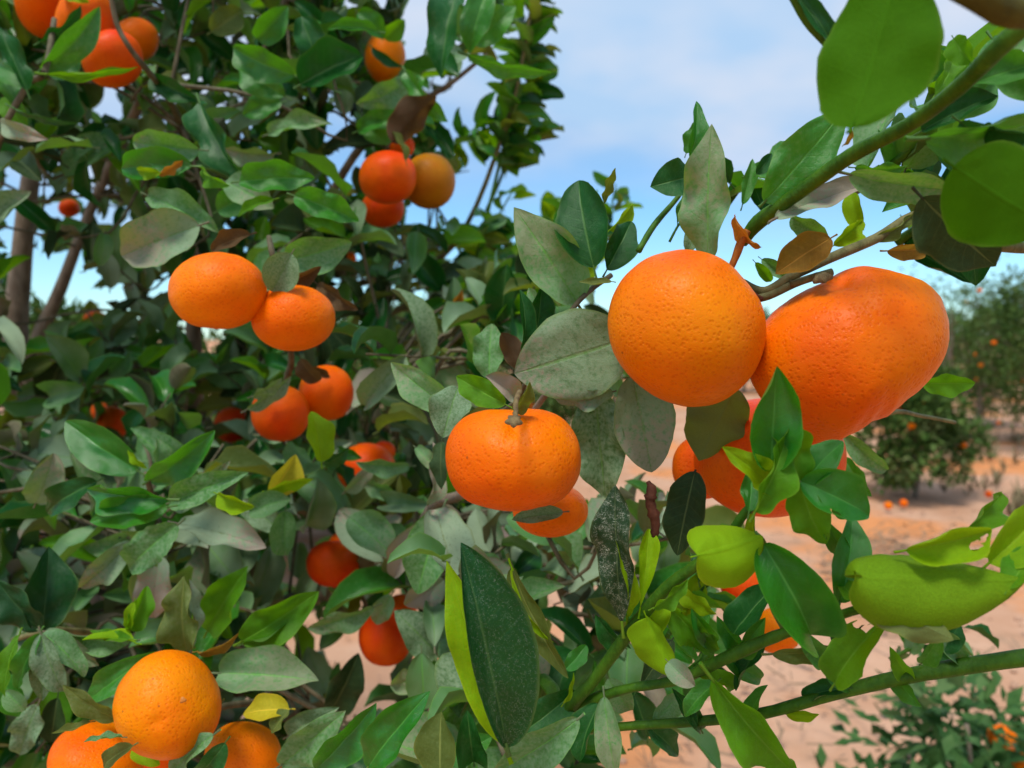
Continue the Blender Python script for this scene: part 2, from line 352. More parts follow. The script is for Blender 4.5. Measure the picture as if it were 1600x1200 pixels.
def leaf_geo(nu=8, nv=12, w=0.5, curl=0.4, fold=0.25, cup=0.3, wave=0.03, freq=2.0, phase=0.0, twist=0.0, point=1.0, widest=0.46, jag=0.0, seed=0, hook=0.0, petiole=0.0, lw=1.0, blister=0.0, marg=0.0, holes=0, crease=0.0):
    """unit-length blade along +Y, upper face +Z, width w; returns verts, quads, uvs (per vert)"""
    rg = random.Random(seed); vs, uv = [], []
    hl = [(rg.choice((-1, 1)) * rg.uniform(.35, .8), rg.uniform(.3, .85), rg.uniform(.035, .075)) for _ in range(int(holes))]
    cc = curl if abs(curl) > 1e-3 else 1e-3
    e = math.log(0.5) / math.log(widest)
    for j in range(nv + 1):
        v = j / nv
        vv = 0.5 - 0.5 * math.cos(math.pi * v) * 0.45 - 0.5 * (1 - 2 * v) * 0.55
        s = math.sin(math.pi * vv ** e) if 0 < vv < 1 else 0.0
        prof = max(s, 0) ** (0.62 if vv ** e < 0.5 else 0.60 + 0.26 * point)
        prof = max(prof, 0.012)
        y = (math.sin(cc / 2) + math.sin(cc * (vv - .5))) / (2 * math.sin(cc / 2))
        z = (math.cos(cc * (vv - .5)) - math.cos(cc / 2)) / (2 * math.sin(cc / 2))
        th = cc * (vv - .5)
        nz, ny = math.cos(th), math.sin(th)
        if hook: 
            q = max(0, vv - 0.6) / 0.4; z += hook * q * q
        tw = twist * (vv - 0.5)
        vv0 = vv
        for i in range(nu + 1):
            uu = -1 + 2 * i / nu; vv = vv0
            for a_, b_, c_ in hl:
                du, dv = (uu - a_) * w * .5, vv - b_; q_ = math.hypot(du, dv)
                if 0.5 * c_ < q_ < 1.5 * c_ and abs(uu) < 0.99: uu = a_ + du / q_ * c_ / (w * .5); vv = b_ + dv / q_ * c_
            y = (math.sin(cc / 2) + math.sin(cc * (vv - .5))) / (2 * math.sin(cc / 2)); z = (math.cos(cc * (vv - .5)) - math.cos(cc / 2)) / (2 * math.sin(cc / 2))
            hw = w / 2 * prof * (1 + jag * (rg.random() - 0.5))
            if cup > 1e-3: x = math.sin(cup * abs(uu)) / cup; h = (1 - math.cos(cup * abs(uu))) / cup
            else: x = abs(uu); h = 0
            cf, sf = math.cos(fold), math.sin(fold)
            X = (x * cf - h * sf) * (1 if uu >= 0 else -1); H = x * sf + h * cf
            X *= hw; H *= hw
            if uu < 0: X *= lw; H *= 0.4 + 0.6 * lw
            if blister: H += blister * prof * (mnoise.noise((uu * 1.6 + seed, vv * 5.0, seed * .37)) + 0.6 * mnoise.noise((uu * 4 + seed, vv * 11.0, seed * .71)))
            if crease: H += crease * prof * (math.sin(uu * 10 + vv * 2.5 + 1) + 0.5 * math.sin(uu * 17 - vv * 4))
            if marg: H += marg * w * max(0.0, abs(uu) - 0.55) ** 2 * prof * (1 + math.sin(vv * 7 + phase))
            H += wave * abs(uu) ** 1.6 * prof * math.sin(2 * math.pi * freq * vv + phase + (1.3 if uu > 0 else 0))
            X2 = X * math.cos(tw) - H * math.sin(tw); H2 = X * math.sin(tw) + H * math.cos(tw)
            vs.append((X2, y + ny * H2, z + nz * H2)); uv.append((0.5 + uu / 2, vv))
    fs = [(j * (nu + 1) + i, j * (nu + 1) + i + 1, (j + 1) * (nu + 1) + i + 1, (j + 1) * (nu + 1) + i) for j in range(nv) for i in range(nu)
          if not any(math.hypot((-1 + (2 * i + 1) / nu - a) * w * .5, (j + .5) / nv - b) < c for a, b, c in hl)]
    if petiole > 0:
        k = len(vs); r = 0.014
        for (yy, zz_, rr) in ((0.03, 0.004, r * 0.9), (-petiole * 0.5, -0.01, r), (-petiole, -0.03, r * 1.3)):
            for q in range(4):
                a = q * math.pi / 2 + 0.6
                vs.append((rr * math.cos(a), yy, zz_ + rr * math.sin(a))); uv.append((0.5, 0.02))
        for s in range(2):
            for q in range(4):
                q2 = (q + 1) % 4
                fs.append((k + s * 4 + q, k + s * 4 + 4 + q, k + s * 4 + 4 + q2, k + s * 4 + q2))
    return vs, fs, uv
def leaf_mesh(name, geo):
    vs, fs, uv = geo; me = bpy.data.meshes.new(name); me.from_pydata(vs, [], fs)
    ul = me.uv_layers.new(name='UVMap'); idx = np.empty(len(me.loops), dtype=np.int32); me.loops.foreach_get('vertex_index', idx)
    ul.data.foreach_set('uv', np.array(uv, dtype=np.float32)[idx].ravel()); smooth(me)
    return me

def frame(base, tip, roll, view=True, nrm=None):
    """matrix: local +Y base->tip (unit length scaled), +Z upper face"""
    a = tip - base; L = a.length; a = a / L
    ref = (CAMP - (base + tip) / 2) if nrm is None else Vector(nrm)
    n = ref - a * ref.dot(a)
    if n.length < 1e-5: n = a.orthogonal()
    n.normalize(); s = a.cross(n)
    c, si = math.cos(roll), math.sin(roll)
    n2 = n * c + s * si; s2 = a.cross(n2)
    M = Matrix(((s2.x * L, a.x * L, n2.x * L, base.x), (s2.y * L, a.y * L, n2.y * L, base.y), (s2.z * L, a.z * L, n2.z * L, base.z), (0, 0, 0, 1)))
    return M, L
# ------------------------------------------------------------------ ground
def axis(lo, hi, n, k):
    t = np.linspace(-1, 1, n); a = np.sinh(k * t) / math.sinh(k)
    return np.where(a < 0, -a * lo, a * hi)
gx = axis(-2500, 2500, 150, 7.5); gy = axis(-2500, 2500, 150, 7.5) + 2.0
gv, gf = [], []
for y in gy:
    for x in gx:
        r = math.hypot(x, y); k = 1.0 if r < 40 else 40 / r
        z = k * (0.055 * mnoise.noise((x * 0.7, y * 0.7, 0.3)) + 0.02 * mnoise.noise((x * 3.1, y * 3.1, 2.0))) if r < 400 else 0.0
        gv.append((x, y, z - 0.02))
for j in range(149):
    for i in range(149):
        gf.append((j * 150 + i, j * 150 + i + 1, (j + 1) * 150 + i + 1, (j + 1) * 150 + i))
ground = mesh_obj('ground', gv, gf, M_GROUND); tag(ground, 'pinkish sandy orchard soil with orange patches', kind='structure')

rg = random.Random(5)
def ico(sub):
    bm = bmesh.new(); bmesh.ops.create_icosphere(bm, subdivisions=sub, radius=1)
    v = [x.co.copy() for x in bm.verts]; f = [tuple(y.index for y in x.verts) for x in bm.faces]; bm.free(); return v, f
IC1, IC2, IC3, IC5 = ico(1), ico(2), ico(3), ico(6)
vs, fs = [], []
for _ in range(1400):
    y = 1.8 + 9 * rg.random() ** 1.6; x = (rg.random() - 0.35) * y * 1.6; r = 0.004 + 0.016 * rg.random() ** 3
    o = len(vs)
    for v in IC1[0]: vs.append((x + v.x * r * 1.2, y + v.y * r, r * 0.3 + v.z * r * 0.7))
    fs += [tuple(o + i for i in f) for f in IC1[1]]
tag(mesh_obj('soil_clods', vs, fs, M_CLOD), 'small clods and pebbles scattered on the sandy soil', kind='stuff')
vs, fs = [], []
for _ in range(1500):
    if rg.random() < 0.7: c = P(1430 + rg.gauss(0, 70), 885 + rg.gauss(0, 30), 1); 
    else: c = P(1200 + rg.gauss(0, 260), 980 + rg.gauss(0, 150), 1)
    dr = c - CAMP
    if dr.z > -0.12: continue
    p = CAMP + dr * (-(CAM_H - 0.02) / dr.z); a = rg.random() * 6.28; L = 0.015 + 0.05 * rg.random(); w = 0.002 + 0.004 * rg.random()
    o = len(vs); ca, sa = math.cos(a), math.sin(a); h = 0.03 * rg.random()
    for sx, sy, hz in ((-1, -1, 0), (1, -1, h), (1, 1, h + .004), (-1, 1, 0.004)):
        vs.append((p.x + ca * L * sx - sa * w * sy, p.y + sa * L * sx + ca * w * sy, p.z + 0.012 + hz))
    fs.append((o, o + 1, o + 2, o + 3))
tag(mesh_obj('dry_litter', vs, fs, M_STRAW, sm=False), 'brown dry twigs and leaf litter strewn over the sand', kind='stuff')

# ------------------------------------------------------------------ fruit
PEEL = {'or': (0.77, 0.142, 0.0004), 'yo': (0.80, 0.188, 0.0002), 'ro': (0.75, 0.095, 0.001), 'deep': (0.70, 0.068, 0.0015), 'gr': (0.45, 0.16, 0.004)}  # 'deep' is a redder peel, colour painted for fruit hanging in shade
FR = []                                  # px, py, rx, ry, d
def fruit_mesh(ic, prof, zr, dents, seed, lump=0.03, wr=0.0):
    vs = []
    for v in ic[0]:
        rho = prof(math.atan2(v.y, v.x))
        p = Vector((v.x * rho, v.y * rho, v.z * zr))
        k = 1 + lump * mnoise.noise(v * 1.3 + Vector((seed * 3.7, seed, 0))) + lump * 0.35 * mnoise.noise(v * 3.3 + Vector((0, seed * 2.1, 7))) + wr * (mnoise.noise(v * 8 + Vector((seed, 0, 3))) + 0.6 * mnoise.noise(v * 17))
        for (dv, dep, wid, rib) in dents:
            a = v.angle(dv)
            if a < wid * 3.5:
                k -= dep * math.exp(-(a / wid) ** 2)
                if rib:
                    t = v - dv * v.dot(dv); th = math.atan2(t.y * 0.8 + t.z * 0.6, t.x)
                    k += rib * math.cos(8 * th + seed) * math.exp(-((a - wid * 1.2) / (wid * 0.8)) ** 2)
        vs.append(p * k)
    return vs
def fruit(px, py, rx, ry, d, hue, label, dents=(), sil=None, zr=None, seed=None, ang=0.0, hero=False, group=None, name='mandarin', lump=0.03, wr=0.0):
    seed = seed if seed is not None else len(FR) * 1.37 + 1
    k = d / F_PX; FR.append((px, py, rx, ry, d))
    if sil:
        A = [math.radians(a) for a, r in sil]; Rr = [r for a, r in sil]
        def prof(t):
            t = t % (2 * math.pi); n = len(A)
            for i in range(n):
                a0, a1 = A[i], A[(i + 1) % n] + (2 * math.pi if i == n - 1 else 0)
                if a0 <= t <= a1 or (i == n - 1 and t < A[0]):
                    if t < A[0]: t += 2 * math.pi
                    s = (t - a0) / (a1 - a0); m = lambda q: Rr[q % n]
                    p0, p1, p2, p3 = m(i - 1), m(i), m(i + 1), m(i + 2)
                    return k * 0.5 * (2 * p1 + (p2 - p0) * s + (2 * p0 - 5 * p1 + 4 * p2 - p3) * s * s + (3 * p1 - p0 - 3 * p2 + p3) * s ** 3)
            return k * Rr[0]
    else:
        def prof(t):
            t -= math.radians(ang)
            return k * (abs(math.cos(t) / rx) ** 2.15 + abs(math.sin(t) / ry) ** 2.15) ** (-1 / 2.15)
    zr = (zr or max(rx, ry) * 0.97) * k
    dn = [(Vector(a).normalized(), b, c, e) for a, b, c, e in dents]
    # correct the outline for perspective: an off-axis solid shows larger than its cross-section
    prof0 = prof; nb = 48; mul = np.ones(nb); off = np.array([(px - 800) * k, (600 - py) * k, -d])
    for _ in range(3):
        def prof(t, mul=mul):
            q = (t % (2 * math.pi)) / (2 * math.pi) * nb; i = int(q); return prof0(t) * (mul[i % nb] * (1 - q + i) + mul[(i + 1) % nb] * (q - i))
        pv = np.array(fruit_mesh(IC4, prof, zr, [], seed, lump)) + off
        X = pv[:, 0] / -pv[:, 2] * F_PX + 800 - px; Y = pv[:, 1] / -pv[:, 2] * F_PX - (600 - py)
        A_ = np.arctan2(Y, X); RR = np.hypot(X, Y); nm = mul.copy()
        for b in range(nb):
            tb_ = 2 * math.pi * b / nb; dd = np.abs((A_ - tb_ + math.pi) % (2 * math.pi) - math.pi)
            s_ = RR[dd < 0.09]
            if len(s_): nm[b] = mul[b] * (prof0(tb_) / k / s_.max()) ** 0.8
        mul = (nm + 0.15 * (np.roll(nm, 1) + np.roll(nm, -1))) / 1.3
    vs = fruit_mesh(IC5 if hero else IC3 if max(rx, ry) < 45 else IC4, prof, zr, dn, seed, lump, wr)
    me = bpy.data.meshes.new('mandarin_peel'); me.from_pydata([CR @ v for v in vs], [], (IC5 if hero else IC3 if max(rx, ry) < 45 else IC4)[1])
    me.materials.append(M_PEEL); smooth(me)
    o = link(name, me, None, P(px, py, d)); c = PEEL[hue]
    r = random.Random(seed); o.color = (c[0] * (0.96 + .08 * r.random()), c[1] * (0.9 + 0.2 * r.random()), c[2], 1)
    tag(o, label, 'mandarin', group)
    return o
IC4 = ico(5)

SILB = [(0, 154), (8, 159), (17, 163), (26, 165), (36, 166), (48, 160), (59, 148), (73, 141), (81, 138), (91, 132), (102, 122), (111, 117), (129, 120), (155, 138), (175, 155), (195, 158), (215, 153), (235, 150), (254, 151), (264, 139), (282, 121), (311, 116), (327, 125), (340, 136), (351, 147)]
fA = fruit(1074, 512, 124, 124, .366, 'or', 'large round orange mandarin on the left of the big front pair', hero=True, ang=35,
      sil=[(0, 123), (20, 121), (40, 117), (55, 119), (75, 121), (100, 123), (125, 126), (150, 127), (175, 125), (200, 122), (225, 118), (250, 120), (270, 124), (290, 127), (315, 126), (340, 124)],
      dents=[((0.35, 0.55, 0.75), 0.022, 0.22, 0.0), ((0.9, 0.42, -0.1), 0.07, 0.2, 0.01)], lump=0.02, wr=0.0025)
fB = fruit(1325, 550, 150, 140, .372, 'or', 'large lumpy heart-shaped mandarin with wrinkled peel', hero=True, sil=SILB, zr=128,
      dents=[((-0.30, 0.86, 0.38), 0.075, 0.16, 0.012), ((0.1, 0.2, 0.95), 0.02, 0.4, 0)], lump=0.018, wr=0.0055)
fC = fruit(1203, 715, 119, 94, .445, 'ro', 'big red-orange mandarin tucked below the front pair and half hidden by green shoot leaves', hero=False)
fD = fruit(1098, 730, 48, 50, .47, 'ro', 'reddish mandarin mostly covered by a dark hanging leaf under the large round mandarin')
fE = fruit(802, 718, 106, 82, .384, 'or', 'squat orange mandarin hanging alone from a short brown stem at the centre', hero=True,
      dents=[((0.02, 0.70, 0.71), 0.085, 0.17, 0.014), ((0.1, -0.9, -0.2), 0.08, 0.3, 0)],
      sil=[(0, 106), (20, 105), (42, 101), (60, 92), (78, 83), (90, 79), (102, 82), (120, 92), (140, 103), (160, 107), (180, 106), (200, 104), (222, 98), (245, 86), (270, 82), (295, 86), (318, 98), (340, 105)])
fF = fruit(860, 797, 59, 43, .45, 'or', 'small orange mandarin with a grey leaf across it beneath the squat mandarin')
fG = fruit(340, 455, 77, 61, .52, 'yo', 'wide yellow-orange mandarin on the left of the touching pair under sage leaves', dents=[((-0.1, -0.95, 0.1), 0.06, 0.3, 0)], lump=0.035)
fH = fruit(458, 497, 66, 52, .545, 'or', 'plump orange mandarin on the right of the touching pair under sage leaves', lump=0.03)
fI = fruit(438, 646, 46, 44, .72, 'ro', 'red-orange mandarin with a drooping grey leaf on its shoulder')
fJ = fruit(510, 614, 43, 44, .76, 'or', 'orange mandarin with a brown leaf notch beside the lime-green leaf')
fK = fruit(262, 1101, 84, 85, .47, 'yo', 'bright orange mandarin showing its navel on top of the lower corner bunch', hero=True, sil=[(0, 83), (25, 82), (45, 84), (70, 86), (95, 85), (115, 84), (135, 82), (155, 83), (180, 84), (210, 86), (240, 87), (270, 85), (300, 84), (330, 84)],
      dents=[((0.28, 0.10, 0.95), 0.03, 0.12, 0.004), ((-0.6, 0.7, 0.3), 0.02, 0.5, 0)], lump=0.03)
fL = fruit(150, 1190, 73, 62, .51, 'yo', 'orange mandarin under thin olive leaves at the left of the lower corner bunch')
fN = fruit(380, 1188, 61, 60, .53, 'yo', 'orange mandarin below a yellow leaf at the right of the lower corner bunch')
fO = fruit(242, 1200, 34, 30, .58, 'ro', 'red-orange mandarin peeping out under the navel mandarin')
fruit(72, 2, 44, 58, .83, 'ro', 'red-orange mandarin cut off by the top edge at the left of the upper corner bunch')
fruit(136, 40, 46, 60, .80, 'ro', 'red-orange mandarin with two green leaves over it in the upper corner bunch', lump=0.05)
fruit(176, 92, 47, 45, .79, 'ro', 'lowest red-orange mandarin of the upper corner bunch, crossed by a narrow leaf')
fruit(212, 62, 36, 34, .9, 'yo', 'yellow-orange mandarin behind a brown twig in the upper corner bunch', lump=0.05)
fruit(606, 277, 45, 42, .85, 'ro', 'round red-orange mandarin beside the greenish one against the sky')
fruit(671, 283, 41, 44, .9, 'gr', 'unripe greenish-brown mandarin beside the red-orange one against the sky')
fruit(598, 326, 34, 30, .95, 'ro', 'mandarin hanging lowest of the three by the sky gap')
fruit(628, 229, 20, 18, 1.0, 'deep', 'sliver of red mandarin behind the leaf above the trio by the sky gap')
fruit(602, 90, 32, 42, 1.0, 'yo', 'orange mandarin behind dark leaves against the sky near the top')
fruit(520, 881, 42, 37, .85, 'deep', 'small red-orange mandarin hanging above a brown branch')
fruit(535, 852, 22, 20, .92, 'deep', 'red mandarin hidden behind the one above the brown branch')
fruit(602, 995, 42, 46, .8, 'deep', 'red-orange mandarin half covered by dusty pink leaves low in the tree')
fruit(628, 948, 24, 20, .88, 'ro', 'sliver of orange mandarin above the dusty pink leaves')
fruit(176, 661, 24, 27, 1.2, 'ro', 'small mandarin behind the glossy green leaf in the tree interior')
fruit(156, 642, 14, 14, 1.3, 'ro', 'tiny mandarin just above the one behind the glossy green leaf')
fruit(362, 664, 28, 28, 1.1, 'deep', 'dark red mandarin in shade left of the drooping grey leaf')
fruit(572, 732, 46, 40, .9, 'ro', 'reddish mandarin broken up by sage leaves across it')
fruit(600, 705, 18, 16, 1.0, 'ro', 'orange sliver right of the mandarin broken up by sage leaves')
fruit(149, 497, 19, 11, 1.5, 'deep', 'small flat red mandarin below the blue sky gaps')
fruit(9, 488, 14, 18, 1.5, 'deep', 'small red mandarin beside the grey trunk at the left edge')
fruit(108, 325, 17, 14, 1.6, 'ro', 'small orange mandarin below the white sky gaps near the trunk')
fruit(305, 104, 12, 12, 1.6, 'deep', 'tiny red mandarin deep in the upper leaves')
fruit(352, 545, 12, 12, 1.5, 'deep', 'tiny dark red mandarin under the touching pair')
fruit(548, 403, 9, 9, 1.3, 'ro', 'tiny orange mandarin beside the sage leaf right of the touching pair')
fruit(1165, 912, 40, 38, .62, 'deep', 'red mandarin behind the young shoot under a grey leaf tip')
fruit(1215, 985, 38, 37, .56, 'yo', 'yellow-orange mandarin behind the thin green stem of the young shoot')
fruit(900, 1002, 15, 15, 1.3, 'deep', 'tiny red mandarin seen through leaves right of the big dark leaf')
fruit(1592, 1187, 26, 22, 1.6, 'yo', 'yellow-orange mandarin low on the small shrub in the lower corner')

def part_disc(name, parent, px, py, d, r, mat, nd, h=0.002, petals=5):
    """star-shaped woody calyx facing direction nd (camera frame)"""
    n = (CR @ Vector(nd)).normalized(); a = n.orthogonal().normalized(); b = n.cross(a); c = P(px, py, d)
    vs = [c + n * h]; k = 20
    for ring, (rr, hh) in enumerate(((0.55, h), (1.0, 0), (0.9, -h))):
        for i in range(k):
            t = 2 * math.pi * i / k; q = rr * r * (1 + (0.22 * math.cos(petals * t) if ring else 0))
            vs.append(c + (a * math.cos(t) + b * math.sin(t)) * q + n * hh)
    fs = [(0, 1 + i, 1 + (i + 1) % k) for i in range(k)]
    for ring in range(2):
        for i in range(k): fs.append((1 + ring * k + i, 1 + (ring + 1) * k + i, 1 + (ring + 1) * k + (i + 1) % k, 1 + ring * k + (i + 1) % k))
    return mesh_obj(name, vs, fs, mat, parent)
# stem and calyx of the squat mandarin, calyx of the lumpy one, navel
stE = mesh_obj('stem', *tube([P(803, 658, .323), P(806, 645, .332), P(806, 628, .345), P(812, 612, .36)], [.0014, .0012, .0013, .0015], 8), M_STALK, fE)
part_disc('calyx', stE, 803, 657, .322, .0035, M_STALK, (0.02, 0.75, 0.6), .001)
stB = mesh_obj('stem', *tube([P(1284, 434, .352), P(1278, 430, .354), P(1262, 437, .36), P(1235, 444, .365)], [.0017, .0016, .0016, .0018], 8), M_OLIVE, fB)
part_disc('calyx', stB, 1284, 433, .352, .0042, M_STALK, (-0.3, 0.86, 0.35), .0018)
part_disc('navel', fK, 286, 1094, .4375, .0017, plain('navel_scar', (0.50, 0.17, 0.02), 0.7), (0.28, 0.10, 0.95), .0004, 3)

# ------------------------------------------------------------------ the three plants in front
T = thing('mandarin_tree', (-0.75, 1.38, 0), 'big dusty-leaved mandarin tree with grey trunk, filling the left of the photo', 'tree')
R = thing('mandarin_tree', (0.80, 0.42, 0), 'mandarin tree whose green branch reaches in from the upper right corner over the big pair', 'tree')
K = thing('citrus_sapling', (-0.02, 0.56, 0), 'bright green young citrus shoot with curled leaves crossing the lower right', 'sapling')

LIMBS = []
def limb(parent, spec, mat, seg=10, name='branch', wob=0.06):
    """spec: list of (px, py, d, radius px) or (Vector, radius m)"""
    pts, rad = [], []
    for s in spec:
        if len(s) == 4: pts.append(P(s[0], s[1], s[2])); rad.append(s[3] * s[2] / F_PX)
        else: pts.append(Vector(s[0])); rad.append(s[1])
    o = mesh_obj(name, *tube(pts, rad, seg, 5, wob, len(LIMBS)), mat, parent); LIMBS.append((parent, pts)); return o
tb = Vector(T.location)
limb(T, [(tb + Vector((0, 0, -.05)), .05), (tb + Vector((.01, .0, .25)), .042), (tb + Vector((-.03, 0.02, .7)), .036), (60, 720, 1.42, 24), (26, 560, 1.42, 18), (34, 400, 1.40, 15), (52, 250, 1.38, 12), (80, 100, 1.33, 11), (130, -120, 1.25, 8)], M_BARK, 12, 'trunk')
limb(T, [(60, 690, 1.42, 15), (52, 560, 1.40, 12), (95, 450, 1.38, 9), (145, 320, 1.36, 7), (210, 180, 1.3, 8), (262, 60, 1.2, 6), (300, -120, 1.1, 4)], M_BARK)
limb(T, [(tb + Vector((.0, .0, .45)), .03), (250, 830, 1.36, 17), (302, 650, 1.32, 13), (303, 500, 1.3, 12), (325, 330, 1.24, 10), (390, 150, 1.16, 8), (470, -60, 1.05, 5)], M_BARK)
limb(T, [(tb + Vector((.02, -.02, .38)), .03), (330, 1010, 1.2, 17), (450, 945, 1.02, 15), (540, 918, .93, 14), (630, 885, .82, 12), (672, 795, .68, 8), (725, 770, .58, 8), (800, 690, .50, 6), (850, 620, .44, 5), (900, 560, .42, 4)], M_BARK)
limb(T, [(303, 600, 1.3, 11), (420, 520, 1.36, 8), (540, 450, 1.4, 6), (660, 420, 1.36, 5), (730, 350, 1.22, 4), (795, 180, 1.15, 3), (822, 60, 1.12, 3), (840, -60, 1.1, 2)], M_OLIVE)
limb(T, [(430, 515, 1.25, 8), (520, 300, 1.15, 7), (600, 190, 1.1, 6), (690, 140, 1.05, 4), (760, 85, 1.0, 3)], M_BARK)
limb(T, [(172, -20, .70, 4), (182, 36, .71, 4), (205, 78, .72, 4), (240, 122, .76, 5), (264, 155, .86, 5), (310, 250, 1.0, 6), (340, 340, 1.2, 6)], M_TWIG)
limb(T, [(10, 190, .72, 5), (45, 130, .72, 5), (70, 112, .71, 5), (85, 30, .74, 4)], M_TWIG)
limb(T, [(300, 1000, 1.1, 6), (250, 860, .85, 5), (240, 790, .66, 5), (228, 740, .60, 4)], M_TWIG)
limb(T, [(300, 1040, 1.0, 7), (200, 1000, .72, 6), (100, 985, .62, 5), (62, 988, .60, 5), (20, 1000, .6, 4)], M_OLIVE)
limb(T, [(400, 1000, .9, 6), (420, 1080, .62, 5), (345, 1105, .52, 5), (300, 1130, .5, 5)], M_TWIG)
limb(T, [(446, 690, .9, 6), (447, 600, .76, 5), (455, 555, .72, 5), (430, 420, .6, 5), (420, 370, .6, 4)], M_TWIG)
limb(T, [(640, 880, .83, 6), (700, 1000, .62, 5), (780, 1160, .42, 4), (800, 1230, .4, 4)], M_TWIG)
limb(T, [(600, 560, 1.0, 5), (700, 640, .56, 5), (790, 640, .46, 4), (840, 560, .42, 4), (905, 470, .42, 4), (955, 430, .43, 4)], M_TWIG)

rb = Vector(R.location)
limb(R, [(rb + Vector((0, 0, -.05)), .05), (rb + Vector((.0, 0, .5)), .042), (rb + Vector((-.03, 0, 1.0)), .034), (rb + Vector((-.02, .0, 1.5)), .028), (rb + Vector((.02, .02, 2.0)), .018)], M_BARK, 12, 'trunk')
limb(R, [(rb + Vector((-.03, 0, 1.25)), .014), (Vector((.5, .33, 1.58)), .010), (1720, -10, .26, 22), (1600, 42, .235, 16), (1500, 135, .262, 13), (1420, 195, .29, 12), (1330, 243, .32, 12), (1250, 300, .345, 11), (1185, 347, .365, 12), (1160, 380, .375, 8)], M_GREEN)
limb(R, [(1700, -40, .21, 30), (1600, 18, .205, 26), (1530, -5, .20, 22), (1470, -40, .2, 20)], bark_mat('bark_olive_brown', (0.045, 0.042, 0.005), (0.08, 0.074, 0.008), 0.6, 100))
limb(R, [(1225, -40, .27, 10), (1262, 30, .275, 9), (1300, 75, .28, 8), (1330, 120, .285, 7)], M_GREEN)
limb(R, [(rb + Vector((-.03, 0, 1.28)), .012), (1760, 420, .44, 11), (1660, 392, .44, 9), (1570, 385, .43, 9), (1500, 372, .42, 8), (1440, 335, .40, 8), (1370, 372, .39, 8), (1300, 402, .38, 8), (1240, 430, .375, 8), (1195, 455, .375, 7), (1160, 440, .38, 5)], M_OLIVE)
limb(R, [(1300, 425, .372, 6), (1250, 440, .372, 6), (1200, 462, .374, 7), (1165, 470, .376, 6)], M_OLIVE)
limb(R, [(1139, 425, .372, 5), (1150, 400, .370, 6), (1158, 378, .368, 7), (1168, 360, .367, 6)], bark_mat('bark_amber', (0.20, 0.055, 0.012), (0.38, 0.13, 0.02), 0.6, 200), 8, 'twig')
limb(R, [(1190, 468, .372, 5), (1176, 458, .371, 4), (1160, 438, .370, 3)], M_RUST, 8, 'twig')
limb(R, [(998, 392, .40, 5), (1022, 352, .41, 5), (1056, 312, .42, 4), (1075, 285, .42, 3)], M_GREEN, 8, 'twig')
limb(R, [(1046, 378, .41, 2), (1060, 352, .41, 2), (1078, 330, .42, 2)], M_GREEN, 8, 'twig')
limb(R, [(1300, 690, .46, 4), (1390, 645, .47, 4), (1440, 650, .5, 3), (1492, 660, .52, 3)], M_OLIVE, 8, 'twig')

kb = Vector(K.location)
limb(K, [(kb + Vector((0, 0, -.03)), .012), (kb + Vector((.02, -.02, .4)), .009), (830, 1230, .45, 12), (885, 1115, .40, 11), (930, 1060, .385, 9), (985, 985, .37, 10), (1040, 920, .355, 10), (1085, 885, .345, 9), (1130, 850, .335, 8), (1165, 800, .325, 7), (1205, 770, .318, 8), (1255, 748, .314, 7), (1305, 722, .31, 6)], M_GREEN, 10, 'stem')
limb(K, [(885, 1112, .40, 10), (935, 1090, .39, 9), (985, 1075, .38, 7), (1060, 1062, .37, 8), (1130, 1030, .355, 10), (1210, 995, .34, 9), (1300, 965, .32, 8), (1370, 945, .30, 7), (1440, 940, .285, 6)], M_GREEN, 10, 'branch', 0.16)
limb(K, [(860, 1145, .41, 6), (920, 1140, .40, 6), (1000, 1133, .39, 7), (1090, 1127, .38, 8), (1190, 1115, .365, 9), (1300, 1085, .35, 10), (1400, 1060, .34, 12), (1500, 1042, .33, 13), (1640, 1022, .32, 14)], M_GREEN, 10, 'branch')
limb(K, [(1170, 800, .324, 5), (1205, 745, .318, 5), (1220, 700, .315, 4), (1235, 660, .312, 3)], M_GREEN, 8, 'twig')
limb(K, [(0, 0, .33, 2), (1022, 840, .368, 5), (1024, 815, .368, 8), (1016, 785, .368, 9), (1018, 765, .368, 8), (1012, 752, .369, 3)][1:], M_RUST, 10, 'twig', 0.5)

# ------------------------------------------------------------------ leaves drawn one by one
def leaf(parent, bx, by, tx, ty, w, typ, d, seed, **k):
    r = random.Random(seed)
    dz = k.get('dz', (r.random() - .5) * 0.03); b = P(bx, by, d); t = P(tx, ty, d + dz)
    M, L = frame(b, t, math.radians(k.get('r', (r.random() - .5) * 36)))
    dm = d + dz / 2; wr = 1.12 * w * dm / F_PX / L
    hero = L / dm * F_PX > 80
    geo = leaf_geo(18 if hero else 10, 26 if hero else 14, wr, k.get('c', 0.35 + 0.75 * r.random()), math.radians(k.get('f', 14 + 22 * r.random())), k.get('cu', 0.15 + 0.35 * r.random()),
                   k.get('wv', (0.04 + 0.07 * r.random()) * min(1, wr * 2.2)), k.get('fr', 1.5 + r.random()), r.random() * 6, math.radians(k.get('tw', (r.random() - .5) * 60)), k.get('pt', 0.7 + 0.6 * r.random()), k.get('wd', .46), k.get('jg', 0.03), seed, k.get('hk', 0.0), k.get('pe', 0.12), k.get('lw', 1.0), k.get('bl', 0.022), k.get('mc', (r.random() - .4) * 0.8), k.get('ho', 0), k.get('cr', 0.0))
    me = leaf_mesh('leaf', geo); me.materials.append(LM[typ])
    o = link('leaf', me, parent); o.matrix_world = M
    o.matrix_parent_inverse = Matrix.Identity(4); o.matrix_basis = Matrix.Translation(-Vector(parent.location)) @ M
    return o
